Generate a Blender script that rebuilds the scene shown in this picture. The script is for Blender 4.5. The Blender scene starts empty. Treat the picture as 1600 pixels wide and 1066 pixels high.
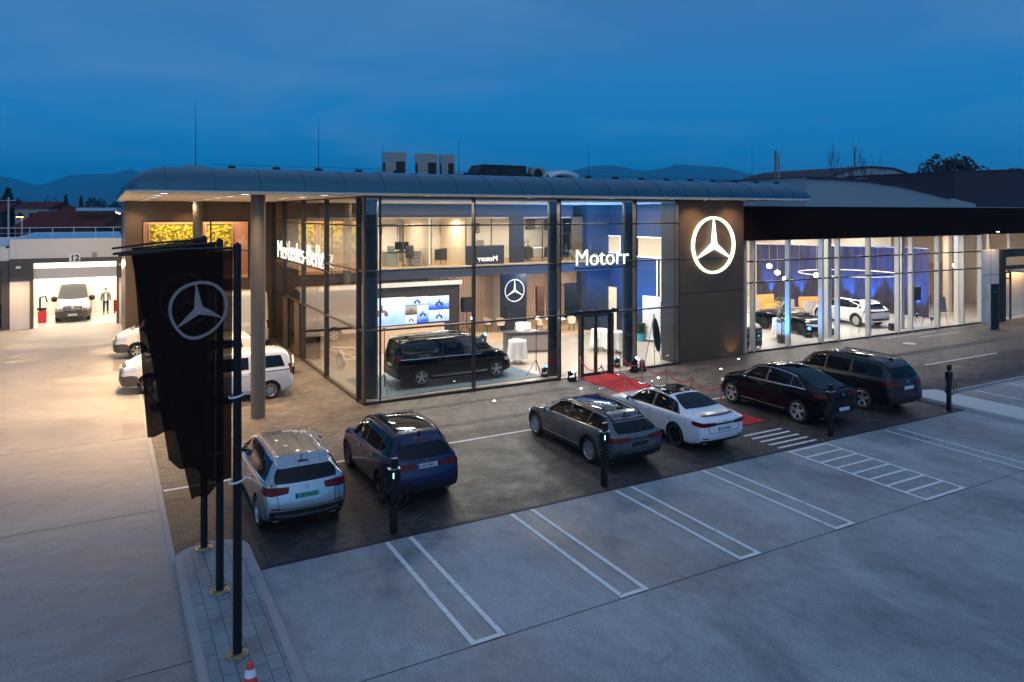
import bpy, bmesh, math, random
from mathutils import Vector, Matrix, noise
from mathutils.bvhtree import BVHTree
R=math.radians; PI=math.pi
rnd=random.Random(7)
scene=bpy.context.scene; COL=scene.collection
# ------------------------------------------------------------------ materials
MATS={}
def nd(nt,t,**k):
    n=nt.nodes.new(t)
    for a,b in k.items(): setattr(n,a,b)
    return n
def mat(name,col,rough=.5,metal=0,coat=0,emit=None,es=0,spec=.5,noise_amt=0,noise_scale=8,bump=0,bump_scale=60,alpha=1,trans=0):
    if name in MATS: return MATS[name]
    m=bpy.data.materials.new(name); m.use_nodes=True; nt=m.node_tree; p=nt.nodes['Principled BSDF']
    p.inputs['Base Color'].default_value=(*col,1); p.inputs['Roughness'].default_value=rough
    p.inputs['Metallic'].default_value=metal; p.inputs['Coat Weight'].default_value=coat
    p.inputs['Coat Roughness'].default_value=.04
    p.inputs['Specular IOR Level'].default_value=spec
    p.inputs['Transmission Weight'].default_value=trans
    if emit: p.inputs['Emission Color'].default_value=(*emit,1); p.inputs['Emission Strength'].default_value=es
    tc=nd(nt,'ShaderNodeTexCoord')
    n=nd(nt,'ShaderNodeTexNoise'); n.inputs['Scale'].default_value=noise_scale; n.inputs['Detail'].default_value=5
    nt.links.new(tc.outputs['Object'],n.inputs['Vector'])
    a=noise_amt if noise_amt else .04
    mx=nd(nt,'ShaderNodeMix',data_type='RGBA'); mx.inputs[6].default_value=(*[c*(1-a) for c in col],1); mx.inputs[7].default_value=(*[min(1,c*(1+a)) for c in col],1)
    nt.links.new(n.outputs['Fac'],mx.inputs[0]); nt.links.new(mx.outputs[2],p.inputs['Base Color'])
    if bump:
        n2=nd(nt,'ShaderNodeTexNoise'); n2.inputs['Scale'].default_value=bump_scale; n2.inputs['Detail'].default_value=4
        nt.links.new(tc.outputs['Object'],n2.inputs['Vector'])
        b=nd(nt,'ShaderNodeBump'); b.inputs['Strength'].default_value=bump; b.inputs['Distance'].default_value=.02
        nt.links.new(n2.outputs['Fac'],b.inputs['Height']); nt.links.new(b.outputs['Normal'],p.inputs['Normal'])
    MATS[name]=m; return m
def glass_mat(name,tint=(.93,.95,.95),r0=.05,gain=.9,pwr=5):
    m=bpy.data.materials.new(name); m.use_nodes=True; nt=m.node_tree; nt.nodes.clear()
    o=nd(nt,'ShaderNodeOutputMaterial'); t=nd(nt,'ShaderNodeBsdfTransparent'); t.inputs[0].default_value=(*tint,1)
    g=nd(nt,'ShaderNodeBsdfGlossy'); g.inputs['Roughness'].default_value=0; g.inputs['Color'].default_value=(1,1,1,1)
    lw=nd(nt,'ShaderNodeLayerWeight'); lw.inputs['Blend'].default_value=.5
    pw=nd(nt,'ShaderNodeMath',operation='POWER'); pw.inputs[1].default_value=pwr
    ml=nd(nt,'ShaderNodeMath',operation='MULTIPLY_ADD'); ml.inputs[1].default_value=gain; ml.inputs[2].default_value=r0
    mx=nd(nt,'ShaderNodeMixShader')
    nt.links.new(lw.outputs['Facing'],pw.inputs[0]); nt.links.new(pw.outputs[0],ml.inputs[0]); nt.links.new(ml.outputs[0],mx.inputs[0])
    nt.links.new(t.outputs[0],mx.inputs[1]); nt.links.new(g.outputs[0],mx.inputs[2]); nt.links.new(mx.outputs[0],o.inputs[0])
    MATS[name]=m; return m
def concrete_mat(name,c1,c2,rough=(.35,.7),streak_axis=0,joints=None):
    m=bpy.data.materials.new(name); m.use_nodes=True; nt=m.node_tree; p=nt.nodes['Principled BSDF']; L=nt.links.new
    tc=nd(nt,'ShaderNodeTexCoord'); mp=nd(nt,'ShaderNodeMapping'); mp.inputs['Scale'].default_value=(1,.6,1) if streak_axis==0 else (.5,1,1)
    mp.inputs['Rotation'].default_value=(0,0,R(20))
    L(tc.outputs['Object'],mp.inputs[0])
    n1=nd(nt,'ShaderNodeTexNoise'); n1.inputs['Scale'].default_value=.35; n1.inputs['Detail'].default_value=9; n1.inputs['Roughness'].default_value=.62; n1.inputs['Distortion'].default_value=.8
    n2=nd(nt,'ShaderNodeTexNoise'); n2.inputs['Scale'].default_value=3.4; n2.inputs['Detail'].default_value=12; n2.inputs['Roughness'].default_value=.7
    n3=nd(nt,'ShaderNodeTexNoise'); n3.inputs['Scale'].default_value=26; n3.inputs['Detail'].default_value=3
    for n in (n1,n2): L(mp.outputs[0],n.inputs['Vector'])
    L(tc.outputs['Object'],n3.inputs['Vector'])
    ad=nd(nt,'ShaderNodeMath',operation='MULTIPLY_ADD'); ad.inputs[1].default_value=.45; L(n2.outputs['Fac'],ad.inputs[0]); L(n1.outputs['Fac'],ad.inputs[2])
    r=nd(nt,'ShaderNodeMapRange'); r.inputs[1].default_value=.52; r.inputs[2].default_value=.88; L(ad.outputs[0],r.inputs[0])
    mx=nd(nt,'ShaderNodeMix',data_type='RGBA'); mx.inputs[6].default_value=(*c1,1); mx.inputs[7].default_value=(*c2,1); L(r.outputs[0],mx.inputs[0])
    # fine grain
    mg=nd(nt,'ShaderNodeMix',data_type='RGBA',blend_type='MULTIPLY'); mg.inputs[0].default_value=.35
    rg=nd(nt,'ShaderNodeMapRange'); rg.inputs[1].default_value=.3; rg.inputs[2].default_value=.7; rg.inputs[3].default_value=.35; rg.inputs[4].default_value=1.25; L(n3.outputs['Fac'],rg.inputs[0])
    L(mx.outputs[2],mg.inputs[6]); L(rg.outputs[0],mg.inputs[7])
    # tyre scuffs / stains
    n4=nd(nt,'ShaderNodeTexNoise'); n4.inputs['Scale'].default_value=.9; n4.inputs['Detail'].default_value=10; n4.inputs['Roughness'].default_value=.75; n4.inputs['Distortion'].default_value=2
    mp2=nd(nt,'ShaderNodeMapping'); mp2.inputs['Location'].default_value=(31,7,0); mp2.inputs['Scale'].default_value=(.4,1.2,1); mp2.inputs['Rotation'].default_value=(0,0,R(-35)); L(tc.outputs['Object'],mp2.inputs[0]); L(mp2.outputs[0],n4.inputs['Vector'])
    rs=nd(nt,'ShaderNodeMapRange'); rs.inputs[1].default_value=.58; rs.inputs[2].default_value=.75; rs.inputs[3].default_value=1; rs.inputs[4].default_value=.62; L(n4.outputs['Fac'],rs.inputs[0])
    ms=nd(nt,'ShaderNodeMix',data_type='RGBA',blend_type='MULTIPLY'); ms.inputs[0].default_value=1; L(mg.outputs[2],ms.inputs[6]); L(rs.outputs[0],ms.inputs[7])
    L(ms.outputs[2],p.inputs['Base Color'])
    rr=nd(nt,'ShaderNodeMapRange'); rr.inputs[1].default_value=.35; rr.inputs[2].default_value=.65; rr.inputs[3].default_value=rough[0]; rr.inputs[4].default_value=rough[1]; L(n1.outputs['Fac'],rr.inputs[0]); L(rr.outputs[0],p.inputs['Roughness'])
    b=nd(nt,'ShaderNodeBump'); b.inputs['Strength'].default_value=.12; b.inputs['Distance'].default_value=.01; L(n3.outputs['Fac'],b.inputs['Height']); L(b.outputs['Normal'],p.inputs['Normal'])
    MATS[name]=m; return m
def paver_mat(name,c1,c2,mortar,bw=.2,bh=.1,rough=.55,rot=0):
    m=bpy.data.materials.new(name); m.use_nodes=True; nt=m.node_tree; p=nt.nodes['Principled BSDF']; L=nt.links.new
    tc=nd(nt,'ShaderNodeTexCoord'); mp=nd(nt,'ShaderNodeMapping'); mp.inputs['Rotation'].default_value=(0,0,rot); L(tc.outputs['Object'],mp.inputs[0])
    br=nd(nt,'ShaderNodeTexBrick'); br.inputs['Scale'].default_value=1; br.inputs['Brick Width'].default_value=bw; br.inputs['Row Height'].default_value=bh; br.inputs['Mortar Size'].default_value=.008
    br.inputs['Color1'].default_value=(*c1,1); br.inputs['Color2'].default_value=(*c2,1); br.inputs['Mortar'].default_value=(*mortar,1); L(mp.outputs[0],br.inputs['Vector'])
    n=nd(nt,'ShaderNodeTexNoise'); n.inputs['Scale'].default_value=.8; n.inputs['Detail'].default_value=8; n.inputs['Roughness'].default_value=.7; L(tc.outputs['Object'],n.inputs['Vector'])
    rg=nd(nt,'ShaderNodeMapRange'); rg.inputs[1].default_value=.3; rg.inputs[2].default_value=.7; rg.inputs[3].default_value=.55; rg.inputs[4].default_value=1.25; L(n.outputs['Fac'],rg.inputs[0])
    mg=nd(nt,'ShaderNodeMix',data_type='RGBA',blend_type='MULTIPLY'); mg.inputs[0].default_value=1; L(br.outputs['Color'],mg.inputs[6]); L(rg.outputs[0],mg.inputs[7]); L(mg.outputs[2],p.inputs['Base Color'])
    rr=nd(nt,'ShaderNodeMapRange'); rr.inputs[1].default_value=.3; rr.inputs[2].default_value=.7; rr.inputs[3].default_value=rough-.15; rr.inputs[4].default_value=rough+.2; L(n.outputs['Fac'],rr.inputs[0]); L(rr.outputs[0],p.inputs['Roughness'])
    b=nd(nt,'ShaderNodeBump'); b.inputs['Strength'].default_value=.5; b.inputs['Distance'].default_value=.008; b.invert=True; L(br.outputs['Fac'],b.inputs['Height']); L(b.outputs['Normal'],p.inputs['Normal'])
    MATS[name]=m; return m
def M(n): return MATS[n]
# colours
mat('tyre_rubber',(.012,.012,.012),.75,bump=.2); mat('black_plastic',(.013,.013,.014),.45); mat('matt_black',(.01,.01,.01),.8)
mat('car_glass',(.003,.005,.008),.03,spec=.25); mat('rim_silver',(.5,.5,.52),.42,.8); mat('rim_dark',(.05,.05,.055),.3,.8)
mat('chrome',(.8,.8,.82),.12,1); mat('red_lamp',(.13,.003,.005),.2,spec=.25); mat('lamp_clear',(.6,.62,.65),.1,.3,coat=1)
mat('plate_white',(.55,.6,.62),.4); mat('plate_green',(.12,.5,.32),.4); mat('plate_ink',(.01,.01,.01),.5); mat('plate_blue',(.02,.05,.35),.5)
mat('seam',(.004,.004,.004),.9)
mat('anthracite_metal',(.028,.026,.025),.35,.3); mat('mullion_dark',(.07,.06,.052),.35,.5); mat('mullion_light',(.62,.6,.55),.4,.2)
mat('cladding_dark',(.035,.024,.018),.4,.1); mat('cladding_taupe',(.13,.082,.045),.45,.2,noise_amt=.06,noise_scale=.7)
mat('fascia_black',(.018,.005,.003),.8,spec=.05); mat('soffit_cream',(.78,.70,.58),.6); mat('white_wall',(.8,.77,.72),.7); mat('cream_wall',(.72,.62,.5),.7)
mat('roof_metal',(.032,.115,.165),.28,.5,noise_amt=.12,noise_scale=1.5); mat('roof_flat',(.2,.22,.24),.6)
mat('garage_panel',(.66,.61,.55),.6,noise_amt=.05,noise_scale=1,bump=.05,bump_scale=5); mat('garage_frame',(.07,.06,.055),.5); mat('garage_white',(.85,.84,.8),.6)
mat('floor_tile',(.44,.375,.31),.25,noise_amt=.05,noise_scale=.7); mat('floor_white',(.58,.56,.53),.2); mat('wood_floor',(.5,.33,.18),.4,noise_amt=.15,noise_scale=2)
mat('dark_wall',(.045,.045,.06),.6); mat('navy_panel',(.025,.03,.045),.4); mat('purple_wall',(.014,.026,.055),.6); mat('brown_wall',(.22,.13,.09),.6)
mat('column_dark',(.03,.045,.06),.28,.5); mat('column_taupe',(.19,.16,.12),.4,.3)
mat('cloth_white',(.85,.84,.82),.85,bump=.1,bump_scale=30); mat('counter_dark',(.06,.055,.06),.35); mat('counter_front',(.11,.10,.10),.5)
mat('orange_sofa',(.75,.42,.12),.8); mat('grey_fabric',(.42,.4,.38),.85); mat('dark_fabric',(.06,.055,.055),.85); mat('beige_shell',(.68,.55,.4),.6)
mat('wood_light',(.62,.42,.29),.5,noise_amt=.15,noise_scale=6)
mat('carpet_red',(.36,.004,.013),.9,bump=.2,bump_scale=120); mat('rope_red',(.55,.01,.02),.8); mat('mat_tile',(.07,.12,.15),.5)
mat('marking_white',(.62,.64,.66),.6,noise_amt=.18,noise_scale=5); mat('kerb_grey',(.28,.28,.28),.7,noise_amt=.12,noise_scale=3,bump=.2); mat('kerb_light',(.5,.5,.5),.7,noise_amt=.1,bump=.2)
mat('channel_dark',(.02,.02,.02),.7); mat('post_black',(.012,.012,.013),.35,.4); mat('brass_bracket',(.5,.4,.25),.35,.8)
mat('cone_red',(.7,.05,.03),.5); mat('cone_white',(.7,.75,.8),.4); mat('ring_white',(.7,.7,.75),.4); mat('rail_metal',(.55,.55,.55),.4,.6)
mat('emblem_flag',(.98,.82,.76),.6); mat('emblem_silver',(.75,.76,.8),.15,1)
mat('sign_glow',(1,1,1),.5,emit=(1,1,.96),es=1.7); mat('sign_side',(.02,.02,.02),.4); mat('sign_lime',(.5,.6,.3),.4,emit=(.75,1,.45),es=.8); mat('sign_soft',(.6,.58,.5),.4,emit=(1,.95,.8),es=.25)
mat('lamp_warm',(1,1,1),.5,emit=(1,.75,.42),es=28); mat('lamp_white',(1,1,1),.5,emit=(1,.9,.78),es=10); mat('lamp_cool',(1,1,1),.5,emit=(.75,.88,1),es=40)
mat('lamp_pendant',(1,1,1),.5,emit=(1,.82,.55),es=14); mat('ring_lamp',(1,1,1),.5,emit=(1,.92,.8),es=.6); mat('lamp_yellow',(1,1,1),.5,emit=(1,.62,.12),es=9); mat('lamp_blue',(.1,.2,1),.5,emit=(.05,.3,1),es=8)
mat('garage_glow',(1,1,1),.5,emit=(1,.86,.62),es=5); mat('charger_led',(1,1,1),.5,emit=(.6,1,.9),es=2.2); mat('exit_green',(.1,.7,.3),.5,emit=(.1,1,.4),es=2)
mat('leaf_green',(.05,.11,.03),.6); mat('leaf_dark',(.018,.03,.014),.8); mat('leaf_twig',(.05,.035,.03),.8); mat('bark',(.07,.05,.035),.85); mat('pot_dark',(.05,.05,.05),.5); mat('pot_blue',(.03,.3,.45),.4)
mat('moss',(.25,.27,.02),.9); mat('moss_light',(.62,.55,.07),.9); mat('skin',(.6,.38,.27),.6); mat('hair',(.02,.014,.01),.7); mat('shirt_white',(.8,.8,.8),.8); mat('trousers_dark',(.03,.03,.035),.8); mat('jacket_camo',(.16,.15,.11),.85,noise_amt=.9,noise_scale=14)
mat('hall_wall_grey',(.27,.33,.35),.7,noise_amt=.05,noise_scale=.4); mat('hall_dark',(.055,.035,.045),.8,spec=.2); mat('ac_grey',(.3,.3,.29),.5,.3); mat('duct_silver',(.6,.62,.62),.3,.7)
mat('roof_red',(.10,.022,.02),.9,spec=.1); mat('house_wall',(.35,.3,.27),.8); mat('house_window',(.2,.5,.5),.3,emit=(.2,.6,.6),es=.25); mat('roof_blue',(.3,.5,.62),.3,.4)
mat('pink_wall',(.55,.32,.24),.6); mat('flight_case',(.05,.055,.06),.5,.2); mat('red_paint',(.6,.02,.02),.4); mat('picture_dark',(.06,.04,.05),.5); mat('picture_mid',(.3,.25,.25),.5); mat('screen_black',(.01,.01,.01),.3)
mat('vent_black',(.01,.01,.01),.6); mat('frame_steel',(.35,.38,.4),.4,.6); mat('galvanised',(.6,.6,.58),.4,.6)
glass_mat('facade_glass',(.92,.94,.94)); glass_mat('side_glass',(.84,.86,.85),.09,1.0,3.6); glass_mat('hall_glass',(.95,.96,.96),.035,.5); glass_mat('inner_glass',(.95,.95,.93),.03,.5)
concrete_mat('concrete_foreground',(.15,.155,.165),(.36,.37,.385),(.5,.85)); concrete_mat('concrete_left',(.19,.172,.16),(.36,.335,.31),(.45,.8),1)
paver_mat('paver_shaded',(.027,.022,.021),(.078,.064,.058),(.008,.007,.006)); paver_mat('paver_lane',(.09,.074,.063),(.165,.138,.114),(.045,.04,.035),.24,.16,.6); paver_mat('paver_island',(.16,.21,.24),(.22,.27,.30),(.06,.07,.08),.42,.22,.5,R(90))  # parking strip pavers coloured darker for the shade around the cars
def paint(name,col,metal=.5,rough=.28):
    return mat(name,col,rough,metal,coat=1 if sum(col)>.6 else .55,spec=.5 if sum(col)>.6 else .3,noise_amt=.02)
# ------------------------------------------------------------------ mesh builder
class MB:
    def __init__(s): s.v=[]; s.f=[]
    def add(s,vs,fs):
        o=len(s.v); s.v+= [tuple(v) for v in vs]; s.f+=[tuple(i+o for i in f) for f in fs]; return s
    def box(s,x0,y0,z0,x1,y1,z1):
        return s.add([(x0,y0,z0),(x1,y0,z0),(x1,y1,z0),(x0,y1,z0),(x0,y0,z1),(x1,y0,z1),(x1,y1,z1),(x0,y1,z1)],[(0,3,2,1),(4,5,6,7),(0,1,5,4),(1,2,6,5),(2,3,7,6),(3,0,4,7)])
    def obox(s,c,sz,rz=0,rx=0,ry=0):
        m=Matrix.Translation(c)@Matrix.Rotation(rz,4,'Z')@Matrix.Rotation(ry,4,'Y')@Matrix.Rotation(rx,4,'X'); a,b,d=[q/2 for q in sz]
        vs=[m@Vector(p) for p in ((-a,-b,-d),(a,-b,-d),(a,b,-d),(-a,b,-d),(-a,-b,d),(a,-b,d),(a,b,d),(-a,b,d))]
        return s.add(vs,[(0,3,2,1),(4,5,6,7),(0,1,5,4),(1,2,6,5),(2,3,7,6),(3,0,4,7)])
    def cyl(s,p0,p1,r0,r1=None,n=12):
        r1=r0 if r1 is None else r1; p0=Vector(p0); p1=Vector(p1); d=(p1-p0).normalized()
        a=d.orthogonal().normalized(); b=d.cross(a)
        vs=[p0+(a*math.cos(t)+b*math.sin(t))*r0 for t in [2*PI*i/n for i in range(n)]]+[p1+(a*math.cos(t)+b*math.sin(t))*r1 for t in [2*PI*i/n for i in range(n)]]
        return s.add(vs,[(i,(i+1)%n,n+(i+1)%n,n+i) for i in range(n)]+[tuple(range(n-1,-1,-1)),tuple(range(n,2*n))])
    def tube(s,pts,r,n=8):
        pts=[Vector(p) for p in pts]; rings=[]; a=None
        for i,p in enumerate(pts):
            d=(pts[min(i+1,len(pts)-1)]-pts[max(i-1,0)]).normalized()
            if a is None: a=d.orthogonal().normalized()
            a=(a-d*a.dot(d)).normalized(); b=d.cross(a); rr=r[i] if isinstance(r,(list,tuple)) else r
            rings.append([p+(a*math.cos(2*PI*k/n)+b*math.sin(2*PI*k/n))*rr for k in range(n)])
        vs=[q for g in rings for q in g]; m=len(pts)
        fs=[(i*n+k,i*n+(k+1)%n,(i+1)*n+(k+1)%n,(i+1)*n+k) for i in range(m-1) for k in range(n)]+[tuple(range(n-1,-1,-1)),tuple(range((m-1)*n,m*n))]
        return s.add(vs,fs)
    def lathe(s,prof,c=(0,0,0),n=24,axis='Z'):
        vs=[]; 
        for r,z in prof:
            for k in range(n):
                t=2*PI*k/n; x,y=r*math.cos(t),r*math.sin(t)
                q=(x,y,z) if axis=='Z' else (x,z,y)
                vs.append((q[0]+c[0],q[1]+c[1],q[2]+c[2]))
        m=len(prof); fs=[(i*n+k,i*n+(k+1)%n,(i+1)*n+(k+1)%n,(i+1)*n+k) for i in range(m-1) for k in range(n)]
        if axis!='Z': fs=[f[::-1] for f in fs]
        return s.add(vs,fs)
    def sphere(s,c,r,n=12,m=8,sz=1):
        return s.lathe([(max(1e-4,r*math.sin(PI*i/m)),-r*sz*math.cos(PI*i/m)) for i in range(m+1)],c,n)
    def grid(s,rows):
        n=len(rows[0]); vs=[p for r in rows for p in r]
        return s.add(vs,[(i*n+j,i*n+j+1,(i+1)*n+j+1,(i+1)*n+j) for i in range(len(rows)-1) for j in range(n-1)])
    def prism(s,pts,z0,z1):
        n=len(pts); vs=[(x,y,z0) for x,y in pts]+[(x,y,z1) for x,y in pts]
        return s.add(vs,[tuple(range(n-1,-1,-1)),tuple(range(n,2*n))]+[(i,(i+1)%n,n+(i+1)%n,n+i) for i in range(n)])
    def prism_dir(s,pts,d):   # pts 3d polygon extruded by vector d
        n=len(pts); d=Vector(d); vs=[Vector(p) for p in pts]+[Vector(p)+d for p in pts]
        return s.add(vs,[tuple(range(n-1,-1,-1)),tuple(range(n,2*n))]+[(i,(i+1)%n,n+(i+1)%n,n+i) for i in range(n)])
    def out(s,name,m,parent=None,smooth=False,bevel=0,world=False,fixn=True,**tags):
        me=bpy.data.meshes.new(name); me.from_pydata(s.v,[],s.f)
        me.materials.append(M(m) if isinstance(m,str) else m)
        if fixn or bevel:
            bm=bmesh.new(); bm.from_mesh(me)
            if fixn: bmesh.ops.recalc_face_normals(bm,faces=bm.faces)
            if bevel: bmesh.ops.bevel(bm,geom=bm.edges[:],offset=bevel,segments=2,affect='EDGES',clamp_overlap=True)
            bm.to_mesh(me); bm.free()
        if smooth:
            me.polygons.foreach_set('use_smooth',[True]*len(me.polygons))
            try: me.set_sharp_from_angle(angle=R(38))
            except Exception: pass
        return link(me,name,parent,world,**tags)
def link(me,name,parent=None,world=False,**tags):
    o=bpy.data.objects.new(name,me); COL.objects.link(o)
    if parent:
        o.parent=parent
        if world: o.location=-Vector(parent.location)
    for k,v in tags.items(): o[k]=v
    return o
def T(name,label,cat,loc=(0,0,0),rz=0,group=None):
    o=bpy.data.objects.new(name,None); COL.objects.link(o); o.empty_display_size=.2
    o.location=loc; o.rotation_euler=(0,0,rz); o['label']=label; o['category']=cat
    if group: o['group']=group
    return o
def tag(o,label,cat,group=None):
    o['label']=label; o['category']=cat
    if group: o['group']=group
    return o
def copy_tree(o,parent=None,loc=None,rz=None,label=None):
    c=o.copy(); COL.objects.link(c); c.parent=parent
    if loc is not None: c.location=loc
    if rz is not None: c.rotation_euler=(0,0,rz)
    if label: c['label']=label
    for ch in list(o.children): copy_tree(ch,c)
    return c
def text_mesh(body,size,extr,m,name,parent,loc,rot=(R(90),0,0),sx=1,bold=0,align='CENTER',**tags):
    cu=bpy.data.curves.new('t','FONT'); cu.body=body; cu.size=size; cu.extrude=extr; cu.align_x=align; cu.align_y='CENTER'; cu.offset=bold; cu.resolution_u=4
    ob=bpy.data.objects.new('t',cu); COL.objects.link(ob); bpy.context.view_layer.update()
    me=bpy.data.meshes.new_from_object(ob.evaluated_get(bpy.context.evaluated_depsgraph_get())); bpy.data.objects.remove(ob)
    me.materials.clear(); me.materials.append(M(m))
    if sx!=1:
        for v in me.vertices: v.co.x*=sx
    o=link(me,name,parent,**tags); o.location=loc; o.rotation_euler=rot; return o
def star(rad,th,dep,m,name,parent=None,loc=(0,0,0),rot=(0,0,0),ridge=.5,**tags):
    """three-pointed star in a ring, in the XZ plane facing -Y"""
    b=MB(); n=48; ri=rad-th
    prof=[(ri,-dep*.5),(ri+th*.25,-dep),(rad-th*.25,-dep),(rad,-dep*.5),(rad,0),(ri,0),(ri,-dep*.5)]
    b.lathe(prof,n=n,axis='Y')
    w=rad*.125
    for k in range(3):
        a=PI/2+k*2*PI/3
        tip=(ri*1.01*math.cos(a),ri*1.01*math.sin(a)); l=(w*math.cos(a+PI/3),w*math.sin(a+PI/3)); r=(w*math.cos(a-PI/3),w*math.sin(a-PI/3))
        tw=rad*.012; nx,nz=-math.sin(a)*tw,math.cos(a)*tw
        pts=[(l[0],0,l[1]),(r[0],0,r[1]),(tip[0]-nx,0,tip[1]-nz),(tip[0]+nx,0,tip[1]+nz)]
        fr=[(0,-dep*1.3,0),(l[0],-dep*ridge,l[1]),(r[0],-dep*ridge,r[1]),(tip[0]-nx,-dep*.6,tip[1]-nz),(tip[0]+nx,-dep*.6,tip[1]+nz)]
        # 0 centre 1..: front ridge from centre to tip
        vs=[(0,0,0)]+pts+fr
        b.add(vs,[(0,2,1),(1,2,3,4),(5,7,8),(5,8,9),(5,9,6),(1,4,9,6),(2,7,8,3),(3,8,9,4)])
    o=b.out(name,m,parent,smooth=False,**tags); o.location=loc; o.rotation_euler=rot
    return o

def worn_paint():
    m=M('marking_white'); nt=m.node_tree; p=nt.nodes['Principled BSDF']; tc=nd(nt,'ShaderNodeTexCoord'); n=nd(nt,'ShaderNodeTexNoise'); n.inputs['Scale'].default_value=7; n.inputs['Detail'].default_value=9; n.inputs['Roughness'].default_value=.75
    nt.links.new(tc.outputs['Object'],n.inputs['Vector']); r=nd(nt,'ShaderNodeMapRange'); r.inputs[1].default_value=.56; r.inputs[2].default_value=.66; r.inputs[3].default_value=1; r.inputs[4].default_value=.25; nt.links.new(n.outputs['Fac'],r.inputs[0])
    t=nd(nt,'ShaderNodeBsdfTransparent'); x=nd(nt,'ShaderNodeMixShader'); nt.links.new(r.outputs[0],x.inputs[0]); nt.links.new(t.outputs[0],x.inputs[1]); nt.links.new(p.outputs[0],x.inputs[2]); nt.links.new(x.outputs[0],nt.nodes['Material Output'].inputs[0])
worn_paint()
CAN_W=880; INT_W=440; OFF_W=130; HALL_W=290; GAR_W=800; UP_W=4200; BW=5200; YARD_W=900; EAVE_W=130; FLOOD_W=1500; HAZE=2.8e-4
# ------------------------------------------------------------------ cars
def pchip(tb):
    xs=[a for a,_ in tb]; ys=[b for _,b in tb]; n=len(xs)
    d=[(ys[i+1]-ys[i])/(xs[i+1]-xs[i]) for i in range(n-1)]
    m=[d[0]]+[0 if d[i-1]*d[i]<=0 else 2*d[i-1]*d[i]/(d[i-1]+d[i]) for i in range(1,n-1)]+[d[-1]]
    def f(x):
        if x<=xs[0]: return ys[0]
        if x>=xs[-1]: return ys[-1]
        i=0
        while x>xs[i+1]: i+=1
        h=xs[i+1]-xs[i]; t=(x-xs[i])/h
        return ys[i]*(2*t**3-3*t*t+1)+h*m[i]*(t**3-2*t*t+t)+ys[i+1]*(-2*t**3+3*t*t)+h*m[i+1]*(t**3-t*t)
    return f
def catmull(P,k=3):
    out=[]; n=len(P)
    for i in range(n-1):
        p0=P[max(i-1,0)]; p1=P[i]; p2=P[i+1]; p3=P[min(i+2,n-1)]
        for j in range(k):
            t=j/k
            out.append(tuple(.5*((2*b)+(-a+c)*t+(2*a-5*b+4*c-d)*t*t+(-a+3*b-3*c+d)*t**3) for a,b,c,d in zip(p0,p1,p2,p3)))
    out.append(P[-1]); return out
def lerp(a,b,t): return a+(b-a)*t
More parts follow.
